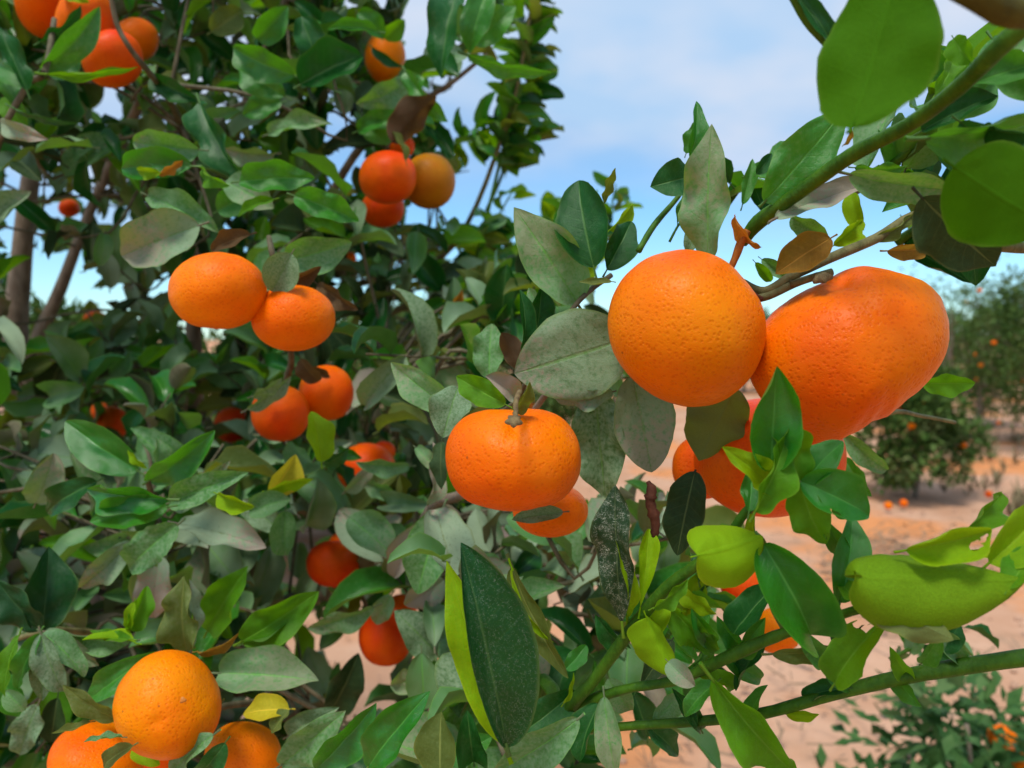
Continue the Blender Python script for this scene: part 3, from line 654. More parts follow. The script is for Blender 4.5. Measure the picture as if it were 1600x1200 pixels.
def leaves(parent, text):
    n = 0
    for ln in text.strip().splitlines():
        ln = ln.split('#')[0].strip()
        if not ln: continue
        q = ln.split(); kw = {a.split('=')[0]: float(a.split('=')[1]) for a in q[7:]}
        leaf(parent, *[float(x) for x in q[:5]], q[5], float(q[6]), int(float(q[0]) * 7 + float(q[3]) * 13 + float(q[1])), **kw); n += 1
    return n
NT = leaves(T, """
# --- upper left corner
65 108 156 10 46 mid .72 r=20 f=25
62 66 126 8 32 dark .74 r=35
72 116 216 104 20 fresh .70 r=50 c=0.3
75 116 128 78 46 mid .78
42 142 -4 42 42 dark .70
55 132 -2 104 46 mid .72
0 190 76 218 30 beige .66 r=20
20 168 126 192 15 dark .70 r=55
30 252 66 284 40 shade .75
8 150 40 205 36 fresh .75
0 120 30 170 40 mid .74
100 -10 140 4 20 lime .76
# --- upper middle
460 118 364 74 50 mid .72 f=14
445 150 370 100 48 mid .74
238 118 316 158 44 dark .78 r=20
312 234 208 222 58 sage .62 r=-8 c=0.6 cu=.4
312 160 384 290 62 dark .66 r=30 f=30 c=.6
318 205 350 184 40 shade .655 r=150
300 260 190 264 56 gloss .61 r=15 cu=.5
215 266 252 270 22 lime .60 r=20 pe=.01
246 272 286 250 16 amber .60 r=30 pe=.01
232 306 342 364 58 sage .61 r=-15 c=.7
312 352 190 400 84 dusty .58 r=10 c=.5 cu=.3 pt=.4
352 284 428 326 54 sage .64 c=.5 r=-20
428 312 372 340 22 fresh .62 r=40
374 284 492 278 50 mid .60 r=-14 c=.6 pt=.8
460 306 561 346 54 mid .58 r=-10 c=.7 cu=.4
446 408 550 378 60 sage .60 r=10 c=.5
456 396 424 455 58 dusty .52 r=0 pt=.3 c=.4
392 366 330 392 34 brown .54 r=25
446 442 502 416 34 brown .56 r=20
496 444 560 484 34 brown .60 r=20
340 330 400 300 46 mid .70
318 262 360 290 30 fresh .62 r=45
470 132 565 88 82 dark .70 r=-20 c=.6
498 108 470 26 48 dark .72
592 50 512 46 26 mid .75 r=30 c=.8
716 -12 690 124 60 dark .74 r=25 c=.8 f=25
762 -14 734 84 52 mid .76 r=15
730 86 866 112 30 mid .74 r=40 c=.6 f=20
742 70 806 10 46 mid .78
795 -6 818 26 34 fresh .8
634 112 700 190 44 mid .82 r=30
612 222 682 150 56 brown .80 r=-160 f=15
640 128 556 162 40 sage .84
620 215 560 190 40 mid .86
634 252 612 205 18 olive .80 r=40
400 60 450 10 44 mid .8
330 50 380 16 40 olive .86
560 20 600 60 36 mid .85
420 210 520 195 36 sage .80 r=-40
440 160 380 180 40 mid .8
560 205 650 185 40 mid .86 r=-30
600 60 632 30 30 fresh .95 r=20
582 74 632 105 20 dark .9 r=30
430 240 350 232 40 dusty .84 r=-30
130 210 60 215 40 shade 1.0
# --- middle left
216 736 102 658 66 gloss .57 r=-14 c=.5 cu=.35 wv=.01
234 750 336 672 54 mid .57 r=16 f=22
240 742 246 684 32 sage .60 r=40
263 780 136 764 60 gloss .52 r=-22 c=.5 cu=.4
262 792 140 815 56 mid .53 r=10 c=.5
152 752 74 802 46 dark .58 r=20
264 786 388 738 54 sage .55 r=-8 c=.5 cu=.4
270 792 360 720 40 dusty .60
340 772 398 792 36 lime .52 r=25
200 704 230 732 14 lime .56 r=40 pe=.02
56 786 84 708 54 dusty .66 r=8 pt=.3
424 770 462 710 56 yellow .64 r=30 f=25 c=.6 cu=.4
418 768 490 748 26 lime .63 r=40 c=-.5
502 722 486 643 48 lime .60 r=25 f=28 c=.7 
504 725 545 700 26 dark .62 r=35
640 728 556 722 32 sage .70 r=-25
540 768 588 722 26 dusty .74 r=20
612 770 566 752 30 sage .76 r=-20
530 700 566 716 26 mid .78 r=20
392 620 440 590 26 dusty .66 r=50
386 640 455 588 30 dusty .68 r=40 c=.6
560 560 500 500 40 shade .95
470 560 500 595 34 brown .70 r=30
478 578 516 590 20 brown .72
390 800 455 780 44 sage .62 c=1.0
440 830 380 780 44 dusty .66
640 500 700 470 36 mid .95
700 492 790 474 30 fresh .85 r=30 c=.6
700 470 770 455 26 lime .88 r=40
692 486 722 452 22 amber .86 r=45
# --- lower left
66 985 76 854 76 speck .55 r=14 c=.4 cu=.3
64 984 -6 905 52 speck .54 r=-30 f=20
206 846 126 918 46 dusty .60 r=-10
278 820 202 890 56 sage .57 r=12 jg=.2
278 818 416 856 58 beige .58 r=-22 c=.5
252 870 240 965 60 beige .63 r=15
292 1018 288 900 62 olive .54 r=-28 f=28
300 1012 296 905 30 beige .545 r=60
324 986 388 884 62 fresh .58 r=-14 c=.4
378 1002 498 924 62 fresh .56 r=12 c=.5 f=18
380 1006 470 960 44 mid .565 r=40
342 1052 498 1064 84 sage .52 r=-16 c=.5 cu=.3 pt=1.1
200 984 230 915 46 fresh .52 r=20 c=.9 cu=.6
210 940 205 985 18 lime .515 r=30 c=1.2
212 1005 128 1000 28 lime .51 r=150 c=1.0 cu=.9
205 998 140 985 22 fresh .505 r=25 c=-.8
205 1000 95 985 36 sage .54 r=-35
62 990 28 1078 36 mid .50 r=30
62 990 66 1095 46 dusty .51 r=-10
64 990 100 1080 44 dusty .50 r=18
66 990 132 1058 44 sage .51 r=-20
70 988 155 1040 46 dusty .53 r=10
30 992 8 1090 26 fresh .49 r=40 c=.8
10 1080 40 1110 34 sage .50 r=10
0 1050 30 1120 40 mid .55
60 1100 30 1180 44 dusty .6
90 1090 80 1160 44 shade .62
138 1094 246 1018 46 mid .50 r=-14 c=.4
182 1124 98 1070 34 olive .46 r=-30 f=22 c=.5
142 1128 80 1146 18 olive .455 r=48 c=-.6
192 1152 130 1160 15 sage .425 r=55
208 1165 162 1200 30 olive .43 r=30
212 1160 250 1195 32 lime .50 r=20
334 1148 268 1212 38 sage .455 r=30 f=22
352 1160 300 1215 44 dark .45 r=-25 f=15
452 1108 380 1116 42 yellow .49 r=25 c=.6 
452 1110 424 1146 26 olive .485 r=40
308 1018 374 988 20 tan .50 r=50 c=1.0 
346 1100 330 1160 24 olive .50 r=40
# --- lower middle
446 798 446 868 52 sage .64 r=10 pt=.9
545 808 618 872 60 sage .66 r=-18 c=.4
668 818 616 902 54 beige .64 r=16
692 796 652 928 72 sage .58 r=12 f=20 pt=.6
650 850 690 800 40 dusty .66
694 905 632 945 54 beige .60 r=-26
682 1022 616 954 62 dusty .60 r=10 c=.6
690 1040 610 1072 48 sage .58 r=-30
585 948 480 982 40 sage .66 r=-30 c=.5
612 930 586 974 34 sage .68
494 1202 588 1098 60 gloss .44 r=22 f=26 c=.4
574 1200 672 1080 64 gloss .42 r=-16 f=22 c=.4
688 1212 690 1112 74 olive .40 r=-18 f=26 c=.4 pt=1.2
440 1195 540 1110 56 sage .50 r=10
450 1150 530 1105 40 dusty .52
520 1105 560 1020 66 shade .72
720 1030 690 1110 50 dusty .62 r=20
700 960 730 1060 46 sage .60 r=30
640 1110 600 1150 40 mid .5
740 1190 730 1110 60 dark .43
700 1190 770 1150 40 mid .44
# --- the big dark leaf in front
792 1168 720 848 142 speck .335 r=4 c=.6 cu=.3 f=10 wv=.012 pt=.8 wd=.52 pe=.06 lw=.36 bl=.016 mc=.3
788 1162 698 876 64 lime .345 r=-8 c=.3 f=4 wd=.48
905 1122 768 1210 64 sage .36 r=-20 c=.5 pe=.05
900 1080 786 1166 60 dark .40 r=-12 c=.4
786 1110 838 1030 30 sage .40
# --- dusty leaves round the middle mandarin
983 528 804 584 130 dusty .395 r=-6 c=.35 cu=.2 f=5 wv=.012 pt=.5 pe=.05
958 612 862 616 40 dusty .402 r=-30 pe=.05
930 606 946 778 78 dusty .41 r=8 c=.3 f=8 pt=.6
988 588 1018 738 94 dusty .405 r=-10 c=.35 f=12 pt=.5
1150 606 1092 720 94 olive .41 r=165 c=.2 f=6
836 532 846 448 44 dark .42 r=20
866 500 826 450 36 sage .425 r=-25
816 552 812 452 32 dark .415 r=30 f=25 wv=.04
956 440 904 440 14 olive .36 r=40 c=-.5
764 592 768 506 52 sage .47 r=-10 c=.4
812 576 784 520 44 brown .44 r=170
708 642 611 566 54 sage .46 r=-12 c=.7 
716 604 692 684 66 dusty .43 r=10 pt=.4 c=.5
770 640 704 694 58 dusty .415 r=-15 c=.5
880 800 800 812 30 dusty .405 r=10 c=.4
790 632 713 588 50 fresh .385 r=-10 f=24 c=.4
806 622 758 588 44 beige .40 r=20
804 642 828 596 34 olive .37 r=30 f=30
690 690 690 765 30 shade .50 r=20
668 790 676 690 40 beige .54 r=40
650 700 690 740 30 sage .56
# --- around the upper edge of the centre
902 474 803 324 84 sage .425 r=10 c=.45 f=12
928 418 904 282 82 dark .41 r=-14 c=.6 cu=.5 f=10 jg=.06
944 318 962 262 20 olive .405 r=40 c=-.8
948 422 986 346 54 dark .415 r=12 c=.4
952 360 988 318 26 lime .44 r=40
900 440 930 400 30 lime .46 r=30
860 460 870 410 30 fresh .5
""")
NR = leaves(R, """
1082 276 1016 292 58 dark .41 r=10 c=.5
1074 264 1088 158 36 gloss .42 r=30 f=30 wv=.05
1072 240 1098 185 24 mid .425 r=-30
1106 408 1112 194 74 sage .385 r=-16 f=18 c=.35 pt=1.1
1098 402 1088 290 40 sage .40 r=40
1096 284 1058 352 26 mid .415 r=40
1100 300 1075 340 20 mid .42
1075 395 1100 330 30 dusty .41
1160 320 1176 248 26 mid .43
1182 272 1206 240 24 dark .42
1148 338 1190 386 24 amber .362 r=48 c=.9 f=20 pe=.02 pt=.2
1194 316 1320 170 76 mid .355 r=12 c=.35 f=10 pe=.05
1318 226 1330 194 10 tan .315 r=40
1210 342 1362 288 46 beige .352 r=-30 c=.4 pe=.05
1326 272 1502 298 58 sage .33 r=26 f=14 c=.4
1335 262 1420 258 30 mid .34 r=40
1236 338 1294 374 36 sage .39
1298 372 1212 428 56 tan .355 r=14 f=10 c=.35
1386 392 1452 386 30 tan .385 r=20 c=.4
1302 384 1348 344 36 lime .40 r=20
1330 300 1350 360 30 lime .42 r=20
1356 378 1430 330 24 olive .39 r=40
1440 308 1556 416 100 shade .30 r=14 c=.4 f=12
1446 216 1660 176 84 mid .265 r=40 c=.4 f=20
1500 190 1600 250 60 dark .28 r=20
1490 260 1650 360 150 under .245 r=168 c=.3 f=8
1455 175 1560 120 70 mid .32 r=20
1460 150 1490 90 40 fresh .33 r=30
1330 200 1412 -90 168 under .225 r=168 c=.5 f=8 cu=.25 pt=.5 pe=.04 wv=.04 jg=.05
1330 120 1225 -30 34 dark .275 r=35 c=.4
1490 60 1520 100 40 fresh .3
1550 60 1640 160 60 mid .3 r=20
1440 205 1560 150 56 dark .30 r=-25 f=26
1470 175 1540 85 50 mid .31 r=20 f=24
1520 130 1620 100 60 mid .29 r=-20
1560 230 1640 300 70 dark .29 r=20
1500 165 1480 230 40 fresh .34 r=20
1540 200 1620 210 56 dark .27 r=35
1440 598 1524 598 40 fresh .44 r=20 c=.4
1318 676 1386 734 36 sage .46 r=15
1318 715 1362 776 36 mid .48 r=25
1180 410 1205 440 20 fresh .40
1190 405 1230 440 26 sage .41
""")
NK = leaves(K, """
972 975 962 758 60 mined .365 r=-14 f=18 c=.5 wd=.62 pt=.3
980 965 958 832 26 lime .368 r=30
1000 952 1014 826 42 lime .362 r=10 cu=1.0 wd=.7 pt=.2
1086 736 1058 868 64 shade .40 r=10 c=.3 pt=.4 pe=.02
1090 868 1192 838 150 lime .308 r=170 cu=1.6 c=.6 pt=.1 f=0 mc=0 bl=.04 cr=.012
1178 800 1184 880 24 lime .33 r=40
1010 965 1052 1058 100 lime .355 r=165 c=.5 cu=.9 pt=.5 bl=.03
1010 1000 1045 940 36 lime .37
1044 1034 1086 1072 38 dusty .35 r=10
1036 938 1122 1016 48 fresh .375 r=20 jg=.2 c=.6 ho=2
1060 920 1120 960 30 lime .39 r=30
1142 996 1212 914 62 dark .37 r=-22 f=32 c=.5
1110 1000 1080 950 34 gloss .385
1085 1010 1110 960 34 mid .39
944 1088 962 1216 46 sage .375 r=12 c=.4
936 1100 906 1190 50 dark .385 r=30
800 886 888 1060 44 olive .385 r=28 c=.5 f=20 wv=.04
800 888 866 1004 18 lime .375 r=55 c=1.0
884 1046 916 1008 30 gloss .38 r=10
880 1100 896 1050 10 lime .385 r=40
1112 1060 1246 1212 78 fresh .345 r=22 f=26 c=.5 
1120 1066 1070 1120 36 mid .36 r=20
1060 1085 1090 1135 26 dark .38
1205 736 1214 572 88 gloss .305 r=10 f=26 wv=.05 c=-.3 mc=1.0
1210 770 1128 698 46 lime .31 r=20 c=.9
1180 800 1235 660 60 fresh .303 r=30 f=30 c=.5
1170 800 1175 720 44 gloss .315 r=20 f=25
1250 752 1196 650 60 fresh .308 r=30 f=24
1256 756 1318 690 60 gloss .312 r=-20 f=24
1250 752 1358 806 84 gloss .306 r=-18 f=26 c=.7 ho=1
1250 756 1290 850 64 fresh .31 r=20 ho=3
1192 850 1266 992 112 gloss .315 r=-10 c=1.2 cu=.5 f=30 wv=.06 tw=30 mc=.8
1180 830 1190 870 24 olive .32
1300 800 1360 790 26 mid .33
1312 942 1330 800 56 gloss .32 r=24 f=20 wv=.03
1290 810 1320 870 40 mid .325
1304 1068 1388 964 70 fresh .325 r=-18 f=30 jg=.1 ho=3
1300 960 1340 1020 40 dark .33 r=20
1206 1022 1306 1008 32 olive .335 r=24 c=.7 wv=.04
1322 1076 1254 1092 30 dark .345 r=20
1328 1080 1290 1058 20 mid .345
1228 1116 1280 1116 20 lime .36 r=20
1200 1000 1150 1080 36 dark .36 r=40 f=24
1130 1030 1190 1060 34 mid .365
1360 930 1490 1000 66 olive .285 r=160 c=.4
1500 862 1612 846 30 lime .30 r=30 cu=.8
1440 1036 1470 990 34 mid .32 r=20
1470 1020 1500 975 36 dark .33
1500 1030 1450 975 32 sage .335
1338 898 1604 905 285 pod .28 r=155 dz=0 cu=2.5 c=.25 wd=.40 f=0 pt=.15 wv=.0 mc=0 bl=.035 cr=.007 pt=.7 pe=.02
1415 860 1550 828 80 lime .285 r=20 cu=1.1 c=.5 ho=2
1545 880 1640 780 90 lime .29 r=25 c=.5
1510 830 1565 770 44 fresh .30 r=30
1575 920 1620 860 50 fresh .28
1095 1140 1050 1075 30 dark .385
1060 1062 1110 1010 44 mid .38 r=25 f=34 tw=40
1085 1055 1150 1075 36 fresh .365 r=-20 f=26 tw=-40 ho=1
1150 1022 1196 965 40 mid .36 r=20 f=36 tw=50
1162 1015 1120 962 34 gloss .365 r=-25 f=30
1230 990 1200 940 36 olive .345 r=30 f=30 tw=40
1245 985 1310 1040 40 mid .335 r=20 f=34 tw=-40 ho=1
1300 962 1250 915 44 gloss .325 r=-20 f=30
1345 952 1310 905 40 fresh .31 r=20 f=30 tw=30
1020 1128 1060 1085 36 sage .39 r=20
1010 1132 1060 1180 40 dark .392 r=-20 f=30
1140 1120 1180 1160 34 olive .37 r=20 f=30 tw=40
1170 1118 1200 1070 30 mid .365 r=-20
1400 1060 1440 1105 34 mid .345 r=20 f=30
1420 1052 1390 1010 30 fresh .34 r=-20
950 1060 985 1110 44 sage .40 r=15
975 1010 930 960 40 dark .40 r=-20 f=30
1020 950 1075 905 30 fresh .352 r=35 f=30
1050 1000 1000 1075 40 shade .42
""")
# ------------------------------------------------------------------ leaves that fill the crowns
VAR = [leaf_geo(6, 8, w * 1.05, c * 1.4, math.radians(f * 1.7), cu, wv * 2.4, 1.8, ph, tw * 1.8, pt, .46, 0.04, i, 0.0, 0.12, 1.0, 0.03, 0.5) for i, (w, c, f, cu, wv, ph, tw, pt) in enumerate([
    (.56, .5, 14, .3, .02, 0, .2, .8), (.50, .8, 20, .3, .03, 1, -.3, 1.0), (.60, .3, 10, .4, .02, 2, .1, .5), (.46, .6, 26, .2, .04, 3, .4, 1.1),
    (.58, .9, 12, .5, .03, 4, -.2, .7), (.54, -.3, 18, .3, .03, 5, .3, .9), (.48, 1.2, 22, .3, .02, .5, -.4, 1.0), (.64, .4, 8, .3, .03, 1.5, 0, .4)])]
VM = [leaf_mesh('leaf', g_) for g_ in VAR]
for m_ in VM: m_.materials.append(LM['mid'])
FILL = {}
def inpoly(x, y, poly):
    c = False; n = len(poly)
    for i in range(n):
        x1, y1 = poly[i]; x2, y2 = poly[i - 1]
        if (y1 > y) != (y2 > y) and x < (x2 - x1) * (y - y1) / (y2 - y1) + x1: c = not c
    return c
OPEN = [(32, 360, 16, 90), (34, 490, 20, 70), (98, 445, 30, 56), (165, 165, 26, 30), (130, 275, 22, 16), (85, 340, 14, 12), (112, 455, 26, 44), (60, 430, 14, 36), (250, 462, 16, 14), (190, 475, 18, 14), (240, 410, 24, 10),
        (520, 205, 22, 30), (540, 270, 30, 34), (520, 480, 14, 30), (650, 50, 18, 50), (692, 165, 22, 40), (725, 320, 16, 50), (655, 345, 26, 16), (560, 30, 14, 14), (650, 480, 26, 14), (770, 300, 22, 40),
        (590, 1060, 44, 34), (550, 1000, 22, 30), (480, 980, 16, 26), (435, 900, 20, 24), (490, 845, 18, 14), (130, 825, 22, 10), (730, 1090, 16, 40), (860, 960, 18, 40), (960, 900, 20, 30)]
def blocked(b, t):
    for q in (b, (b + t) / 2, t):
        x, y, d = to_px(q)
        for (fx, fy, rx, ry, fd) in FR:
            if d < fd + 0.10 and ((x - fx) / (rx * 1.06)) ** 2 + ((y - fy) / (ry * 1.06)) ** 2 < 1: return True
        for (ox, oy, rx, ry) in OPEN:
            if ((x - ox) / rx) ** 2 + ((y - oy) / ry) ** 2 < 1: return True
    return False
rf = random.Random(77)
def pick(w):
    t = rf.random() * sum(w.values())
    for k_, v in w.items():
        t -= v
        if t <= 0: return k_
    return k_
TW = {}
def twig(parent, pts, r0, r1, mat):
    v, f = tube(pts, [r0 + (r1 - r0) * i / (len(pts) - 1) for i in range(len(pts))], 5, 3)
    L = TW.setdefault((parent.name, mat.name), ([], [], parent, mat)); o = len(L[0]); L[0].extend(v); L[1].extend(tuple(o + i for i in q) for q in f)
LS = {}
def limb_near(parent, p):
    if parent.name not in LS:
        a = []
        for pr, pts in LIMBS:
            if pr == parent:
                for i in range(len(pts) - 1):
                    for s in range(8): a.append(pts[i].lerp(pts[i + 1], s / 8))
        LS[parent.name] = a
    return min(LS[parent.name], key=lambda q: (q - p).length)
def cluster(parent, c, D, n, L, w, spread=0.9, mat=None, up=0.7, face=0.6, tw=True):
    D = D.normalized(); tl = L * (0.5 + 0.16 * n); a0 = rf.random() * 6.28
    s = D.orthogonal().normalized(); s2 = D.cross(s)
    e = c + D * tl
    if tw:
        q = limb_near(parent, c)
        pts = [c, c + D * tl * .5, e]
        if (q - c).length < 0.42: pts = [q, q.lerp(c, .55) + Vector((0, 0, .02)), c, e]
        if not any(blocked(pts[i], pts[i + 1]) for i in range(len(pts) - 1)): twig(parent, pts, .0026, .0012, mat or M_TWIG)
    for i in range(n):
        f = (i + 0.4) / n; a = a0 + i * 2.4; rad = s * math.cos(a) + s2 * math.sin(a)
        o = (D * (0.25 + 0.7 * f * f) + rad * spread + Vector((0, 0, -0.12))).normalized()
        b = c + D * tl * f; l = L * (0.72 + 0.5 * rf.random()); t = b + o * l
        if blocked(b, t): continue
        nr = Vector((rf.gauss(0, .28), rf.gauss(0, .28), up + rf.gauss(0, .2))) + (CAMP - b).normalized() * face
        M, l2 = frame(b, t, rf.gauss(0, .35), nrm=nr)
        FILL.setdefault(parent.name, []).append((M, pick(w), rf.randrange(len(VAR)), l2, b))
def fill(parent, n, poly, d0, d1, L, w, leaves_=(4, 7), **kw):
    xs = [p[0] for p in poly]; ys = [p[1] for p in poly]; k = 0; tries = 0
    while k < n and tries < n * 30:
        tries += 1
        x = xs and rf.uniform(min(xs), max(xs)); y = rf.uniform(min(ys), max(ys))
        if not inpoly(x, y, poly): continue
        d = (d0 ** 3 + (d1 ** 3 - d0 ** 3) * rf.random()) ** (1 / 3); c = P(x, y, d)
        if c.z < 0.25: continue
        D = Vector((rf.gauss(0, .6), rf.gauss(-.25, .5), rf.gauss(.35, .55)))
        cluster(parent, c, D, rf.randint(*leaves_), L * rf.uniform(.8, 1.15), w, **kw); k += 1
UPW = {'mid': 2, 'dark': 3.2, 'sage': 2.8, 'dusty': 2.2, 'olive': .8, 'fresh': .4, 'shade': 1.2}
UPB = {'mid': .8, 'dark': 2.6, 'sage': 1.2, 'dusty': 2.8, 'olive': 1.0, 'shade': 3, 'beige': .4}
MIDW = {'mid': 1.6, 'dark': 1.6, 'sage': 2.6, 'dusty': 3, 'beige': 1.2, 'olive': 1.0, 'shade': 1.2, 'fresh': .4}
LOWW = {'mid': 1.2, 'dark': 1.0, 'sage': 3.0, 'dusty': 3.6, 'beige': 2.2, 'olive': .8, 'fresh': .5}
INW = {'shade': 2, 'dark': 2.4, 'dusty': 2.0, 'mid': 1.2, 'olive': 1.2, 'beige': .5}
UP = [(-120, -260), (590, -260), (560, -30), (600, 40), (660, 140), (690, 210), (690, 320), (700, 400), (560, 430), (-120, 430)]
MID = [(-120, 400), (720, 400), (790, 470), (800, 560), (700, 640), (690, 800), (-120, 800)]
LOW = [(-120, 760), (690, 760), (720, 840), (690, 1000), (700, 1320), (-120, 1320)]
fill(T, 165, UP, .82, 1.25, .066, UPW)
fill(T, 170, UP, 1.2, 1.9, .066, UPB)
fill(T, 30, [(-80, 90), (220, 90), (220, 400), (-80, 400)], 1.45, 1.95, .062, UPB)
fill(T, 105, MID, .80, 1.2, .064, MIDW)
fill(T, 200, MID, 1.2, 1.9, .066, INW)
fill(T, 150, LOW, .68, 1.05, .066, LOWW)
fill(T, 130, LOW, 1.05, 1.8, .068, LOWW)
fill(T, 44, [(700, 790), (800, 820), (930, 840), (1010, 800), (1030, 960), (980, 1030), (900, 1060), (700, 1000)], .52, .85, .055, LOWW)
fill(T, 14, [(690, 480), (800, 430), (930, 440), (960, 580), (800, 620), (700, 600)], .6, 1.0, .055, UPW)
fill(T, 12, [(660, 1000), (900, 1060), (1010, 1180), (960, 1300), (640, 1300)], .48, .75, .055, {'mid': 2, 'sage': 2, 'dark': 2})
fill(T, 60, [(460, -80), (600, -80), (640, 90), (690, 120), (690, 330), (620, 420), (460, 400)], .9, 1.5, .062, UPW)
def sprig(parent, pts, n, L, w, mat=None, r=.0035, **kw):
    V = [P(*p) for p in pts]; twig(parent, V, r, r * .4, mat or M_GREEN)
    for i in range(n):
        f = i / n * (len(V) - 1); a = V[int(f)].lerp(V[int(f) + 1], f % 1); D = (V[int(f) + 1] - V[int(f)])
        cluster(parent, a, D + Vector((rf.gauss(0, .02), rf.gauss(0, .02), 0)), 2, L, w, tw=False, **kw)
SPW = {'fresh': 2.4, 'mid': 3.4, 'dark': 1.4, 'lime': .5, 'sage': .8, 'olive': .8}
sprig(T, [(740, 420, 1.2), (770, 300, 1.18), (800, 170, 1.16), (822, 60, 1.14), (842, -40, 1.12)], 44, .056, SPW)
sprig(T, [(760, 330, 1.25), (790, 260, 1.24), (822, 170, 1.22), (840, 120, 1.2)], 18, .054, SPW)
sprig(T, [(700, 420, 1.3), (740, 380, 1.3), (770, 350, 1.3), (800, 300, 1.3)], 18, .054, SPW)
sprig(T, [(690, 240, 1.2), (740, 210, 1.2), (790, 195, 1.2), (815, 215, 1.2)], 18, .054, SPW)
sprig(T, [(700, 480, 1.35), (740, 430, 1.35), (765, 400, 1.35), (790, 440, 1.3)], 16, .056, SPW)
sprig(T, [(820, 560, 1.4), (840, 460, 1.4), (850, 390, 1.4), (858, 340, 1.4)], 16, .056, SPW)
sprig(T, [(930, 420, 1.3), (950, 350, 1.3), (962, 290, 1.3)], 6, .045, SPW)
sprig(T, [(560, 120, 1.2), (600, 60, 1.18), (620, 20, 1.15), (600, -40, 1.1)], 8, .055, UPW)
sprig(T, [(690, 120, 1.0), (740, 60, 1.0), (770, 10, 1.0), (800, -40, 1.0)], 8, .06, UPW)
sprig(R, [(1330, 300, .45), (1390, 260, .42), (1460, 200, .4), (1560, 120, .38)], 9, .04, {'fresh': 2, 'mid': 3, 'sage': 1}, spread=1.1)
sprig(R, [(1120, 340, .48), (1150, 300, .48), (1172, 275, .48)], 4, .03, {'mid': 3, 'dark': 1})
sprig(R, [(1400, 380, .46), (1480, 330, .44), (1600, 300, .4)], 6, .04, {'mid': 2, 'olive': 1, 'dark': 2})
sprig(K, [(1390, 1030, .6), (1450, 1000, .6), (1500, 985, .6)], 5, .03, {'mid': 2, 'sage': 1, 'dark': 1}, r=.002)
sprig(K, [(1040, 1000, .46), (1080, 940, .46), (1120, 900, .46)], 5, .032, {'fresh': 2, 'mid': 2, 'lime': 1}, r=.002)
# right tree out of frame: crown round its trunk so the place holds up from the side
for _ in range(26):
    c = rb + Vector((rf.gauss(.05, .13), rf.gauss(.12, .2), rf.uniform(1.1, 2.1)))
    x, y, d = to_px(c)
    if d > 0.05 and x < 1800: continue
    cluster(R, c, Vector((rf.gauss(0, 1), rf.gauss(0, 1), .4)), 6, .06, UPW)

def flush(parent, nhand):
    items = FILL.get(parent.name, [])
    def key(it):
        x, y, d = to_px(it[4])
        if d < 0.05: return 0
        vis = 1.0 if (-60 < x < 1660 and -60 < y < 1260) else 0.02
        return vis * it[3] / d
    items.sort(key=key, reverse=True); k = max(0, 296 - nhand)
    off = Matrix.Translation(-Vector(parent.location))
    for M, typ, v, l, b in items[:k]:
        o = link('leaf', VM[v], parent); o.matrix_basis = off @ M
        o.material_slots[0].link = 'OBJECT'; o.material_slots[0].material = LM[typ]
    rest = items[k:]
    if rest:
        V, Fc, U, MI = [], [], [], []; o = 0
        for M, typ, v, l, b in rest:
            vs, fs, uv = VAR[v]; a = np.array(vs, dtype=np.float64); m = np.array(off @ M)
            V.append(a @ m[:3, :3].T + m[:3, 3]); fa = np.array(fs) + o; Fc.append(fa); U.append(np.array(uv)); MI.extend([LMK.index(typ)] * len(fs)); o += len(vs)
        V = np.concatenate(V); Fc = np.concatenate(Fc); U = np.concatenate(U)
        me = bpy.data.meshes.new('foliage'); me.from_pydata(V.tolist(), [], Fc.tolist())
        ul = me.uv_layers.new(name='UVMap'); ul.data.foreach_set('uv', U[Fc.ravel()].astype(np.float32).ravel())
        for k_ in LMK: me.materials.append(LM[k_])
        me.polygons.foreach_set('material_index', MI); smooth(me)
        tag(link('foliage', me, parent), kind='stuff')
    for (pn, mn), (v, f, pr, mat) in list(TW.items()):
        if pr == parent: tag(mesh_obj('twigs', v, f, mat, parent), kind='stuff'); del TW[(pn, mn)]
flush(T, NT); flush(R, NR); flush(K, NK)

# ------------------------------------------------------------------ orchard behind
def crown_mat(name, a, b, c):
    m, t = new_mat(name); g = G(t); tcn = g.n('ShaderNodeTexCoord'); geo = g.n('ShaderNodeNewGeometry')
    f = g.noise(tcn.outputs['Object'], 14, 3, 0.6); f2 = g.noise(tcn.outputs['Object'], 3, 2, 0.5)
    col = g.mix(g.rng(f, .35, .65), c4(a), c4(b)); col = g.mix(g.m('MULTIPLY', g.rng(f2, .5, .7), .7), col, c4(c))
    bs = g.n('ShaderNodeBsdfPrincipled'); g.put(bs.inputs['Base Color'], col); bs.inputs['Roughness'].default_value = .55; bs.inputs['Specular IOR Level'].default_value = .12
    tr = g.n('ShaderNodeBsdfTranslucent'); g.put(tr.inputs['Color'], col)
    ms = g.n('ShaderNodeMixShader'); ms.inputs[0].default_value = .25; t.links.new(bs.outputs[0], ms.inputs[1]); t.links.new(tr.outputs[0], ms.inputs[2])
    o = g.n('ShaderNodeOutputMaterial'); t.links.new(ms.outputs[0], o.inputs[0]); return m
M_CROWN = crown_mat('orchard_crown_green', (0.045, 0.11, 0.020), (0.11, 0.185, 0.04), (0.17, 0.19, 0.08))
M_CROWN2 = crown_mat('orchard_crown_bluish', (0.03, 0.10, 0.022), (0.08, 0.18, 0.05), (0.15, 0.22, 0.09))
FARF = bpy.data.meshes.new('mandarin'); FARF.from_pydata([v * 0.034 for v in IC2[0]], [], IC2[1]); FARF.materials.append(M_PEEL); smooth(FARF)
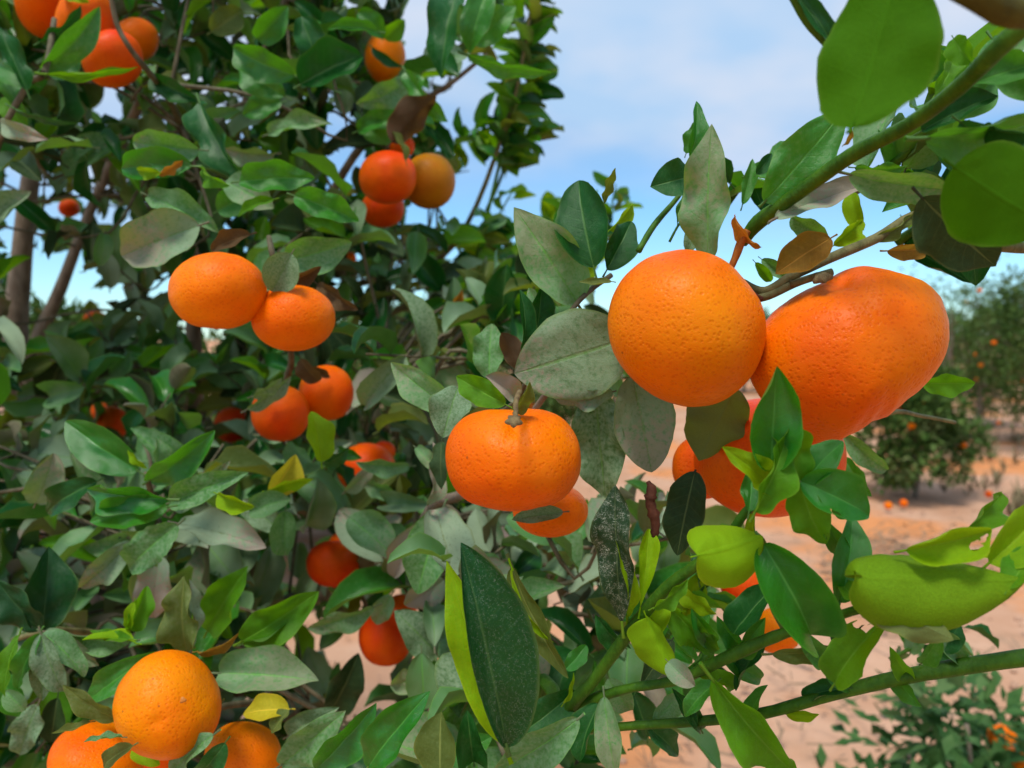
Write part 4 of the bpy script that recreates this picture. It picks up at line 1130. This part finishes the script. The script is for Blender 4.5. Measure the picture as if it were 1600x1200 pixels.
def orchard_tree(x, y, h, w, nl, nf, label, flabel, seed, low=0.12, ll=.06, sparse=0.0, mat=None, name='mandarin_tree', cat='tree', group='mandarin trees in the orchard behind'):
    r = random.Random(seed); t = thing(name, (x, y, 0), label, cat, group)
    base = Vector((x, y, 0)); hub = base + Vector((r.gauss(0, .05), r.gauss(0, .05), h * 0.34))
    tv, tf = tube([base + Vector((0, 0, -.06)), base.lerp(hub, .5) + Vector((.02, 0, 0)), hub], [.055 * h / 2, .045 * h / 2, .035 * h / 2], 8, 3, .1, seed)
    clumps = []
    for i in range(26):
        a = r.random() * 6.283; zf = low + (0.96 - low) * r.random(); rr = w / 2 * math.sqrt(max(.05, 1 - (2 * zf - 0.95) ** 2 * .8)) * (0.35 + 0.65 * r.random())
        c = base + Vector((math.cos(a) * rr, math.sin(a) * rr, zf * h)); clumps.append((c, h * (0.07 + 0.10 * r.random())))
        if i % 2 == 0:
            v, f = tube([hub, hub.lerp(c, .5) + Vector((0, 0, -.03)), c], [.022 * h / 2, .014 * h / 2, .005], 5, 3, .1, i); o = len(tv); tv += v; tf += [tuple(o + q for q in z) for z in f]
    mesh_obj('trunk', tv, tf, M_BARK, t)
    vs, fs = [], []
    for i in range(int(nl * 1.5)):
        c, s = clumps[r.randrange(len(clumps))]
        q = Vector((r.gauss(0, 1), r.gauss(0, 1), r.gauss(0, .8))); q = q.normalized() * s * (0.55 + 0.65 * r.random()) * (1 + sparse * r.random())
        p = c + q
        if p.z < 0.05: continue
        d = (q.normalized() + Vector((r.gauss(0, .6), r.gauss(0, .6), r.gauss(-.1, .5)))).normalized(); L = ll * (0.7 + .6 * r.random())
        n = Vector((r.gauss(0, .5), r.gauss(0, .5), 1)); sd = d.cross(n)
        if sd.length < .01: continue
        sd.normalize(); n = sd.cross(d); o = len(vs)
        vs += [p, p + d * L * .45 + sd * L * .24 + n * L * .06, p + d * L, p + d * L * .45 - sd * L * .24 + n * L * .06, p + d * L * .45 - n * L * .03]
        fs += [(o, o + 1, o + 4), (o + 1, o + 2, o + 4), (o + 2, o + 3, o + 4), (o + 3, o, o + 4)]
    mesh_obj('crown', vs, fs, mat or M_CROWN, t)
    for i in range(nf):
        c, s = clumps[r.randrange(len(clumps))]
        v = (CAMP - c); v.z *= .3; v = (v.normalized() + Vector((r.gauss(0, .5), r.gauss(0, .5), r.gauss(-.1, .5)))).normalized()
        o = link('mandarin', FARF, None, c + v * s * 1.12); k = PEEL[r.choice(['or', 'ro', 'yo', 'yo'])]; o.color = (*k, 1); o.scale = (1, 1, .88)
        tag(o, flabel, 'mandarin', flabel)
    return t
def gp(px, d): return ((px - 800) / F_PX * d, d)
BG = [  # px, dist, height, width, leaves, fruit, sparse, label, fruit label
 (1436, 6.7, 1.12, 1.0, 5200, 14, .2, 'small low mandarin bush standing alone on the sand below the lumpy mandarin', 'blurred little mandarin on the low bush on the sand'),
 (1532, 12.0, 2.25, 1.7, 5000, 12, .2, 'rounded orchard tree behind the low bush, right of the lumpy mandarin', 'blurred speck of a mandarin on the rounded orchard tree'),
 (1668, 9.6, 2.3, 1.9, 6000, 14, .2, 'orchard tree cut by the right edge of the photo', 'blurred mandarin on the tree at the right edge'),
 (1478, 10.4, 2.45, 0.55, 700, 1, 1.2, 'thin sparse treetop sticking up against the sky behind the lumpy mandarin', 'blurred mandarin in the thin treetop against the sky'),
 (1330, 13.5, 2.1, 1.9, 5000, 10, .2, 'orchard tree hidden behind the big pair of mandarins', 'mandarin on the tree behind the big pair'),
 (40, 4.2, 1.5, 1.9, 8000, 14, .25, 'background tree seen behind the grey trunk', 'blurred mandarin on the tree behind the grey trunk'),
 (330, 4.6, 1.5, 1.9, 8000, 16, .25, 'background tree seen below the touching pair of mandarins', 'blurred mandarin on the tree below the touching pair'),
 (590, 5.2, 1.55, 1.9, 8000, 14, .25, 'background tree seen through the middle gaps of the big tree', 'blurred mandarin on the tree in the middle gaps'),
 (800, 8.2, 1.7, 1.6, 5000, 6, .25, 'background tree behind the squat centre mandarin', 'mandarin on the tree behind the squat centre mandarin'),
 (960, 15.0, 1.9, 1.9, 4000, 6, .25, 'distant tree behind the dusty centre leaves', 'mandarin on the distant tree behind the dusty leaves'),
]
for i, (px, d, h, w, nl, nf, sp, lb, fl) in enumerate(BG):
    x, y = gp(px, d); orchard_tree(x, y, h, w, nl, nf, lb, fl, 100 + i, sparse=sp, ll=.07 if i < 5 else .075)
i = 0
for d in (20, 27, 36, 48, 64):
    for px in (1080, 1190, 1255, 1390, 1450, 1590):
        x, y = gp(px + rf.uniform(-30, 30), d); i += 1
        orchard_tree(x, y, rf.uniform(2.0, 2.5), rf.uniform(2.2, 2.8), 1300, 0, 'far green orchard tree in the rows on the horizon', '', 300 + i, ll=.16, group='far trees in rows on the horizon')
# low shrub, lower right corner
x, y = gp(1545, 1.62)
orchard_tree(x, y, .62, .52, 1500, 2, 'small bluish-leaved citrus shrub in the lower right corner', 'small mandarin among the leaves of the corner shrub', 900, ll=.055, sparse=.8, mat=M_CROWN2, name='citrus_shrub', cat='shrub', group=None)
# fallen fruit and weeds
for q, (px, py) in enumerate([(1412, 786), (1388, 790), (1545, 772)]):
    c = P(px, py, 1) - CAMP; p = CAMP + c * (-(CAM_H - .03) / c.z)
    o = link('mandarin', FARF, None, p); o.color = (*PEEL['yo' if q % 2 else 'or'], 1); tag(o, 'fallen mandarin lying on the sandy ground', 'mandarin', 'fallen mandarins on the sand')
vs, fs = [], []
for _ in range(90):
    px, py = rf.choice([(1585, 690), (1560, 700), (1500, 720), (1592, 800), (1530, 760), (1470, 700)]); c = P(px + rf.gauss(0, 22), py + rf.gauss(0, 12), 1) - CAMP
    if c.z > -.08: continue
    p = CAMP + c * (-CAM_H / c.z)
    for k in range(7):
        a = rf.random() * 6.28; h = rf.uniform(.06, .22); l = Vector((math.cos(a) * .1, math.sin(a) * .1, h)); s = Vector((-math.sin(a), math.cos(a), 0)) * .008; o = len(vs)
        vs += [p - s, p + s, p + l * .6 + s * .8, p + l, p + l * .6 - s * .8]; fs += [(o, o + 1, o + 2, o + 4), (o + 4, o + 2, o + 3)]
tag(mesh_obj('dry_weeds', vs, fs, plain('dry_weed', (0.17, 0.14, 0.07), .9, .5, 8), sm=False), 'brownish dry weeds on the sand under the far trees', kind='stuff')
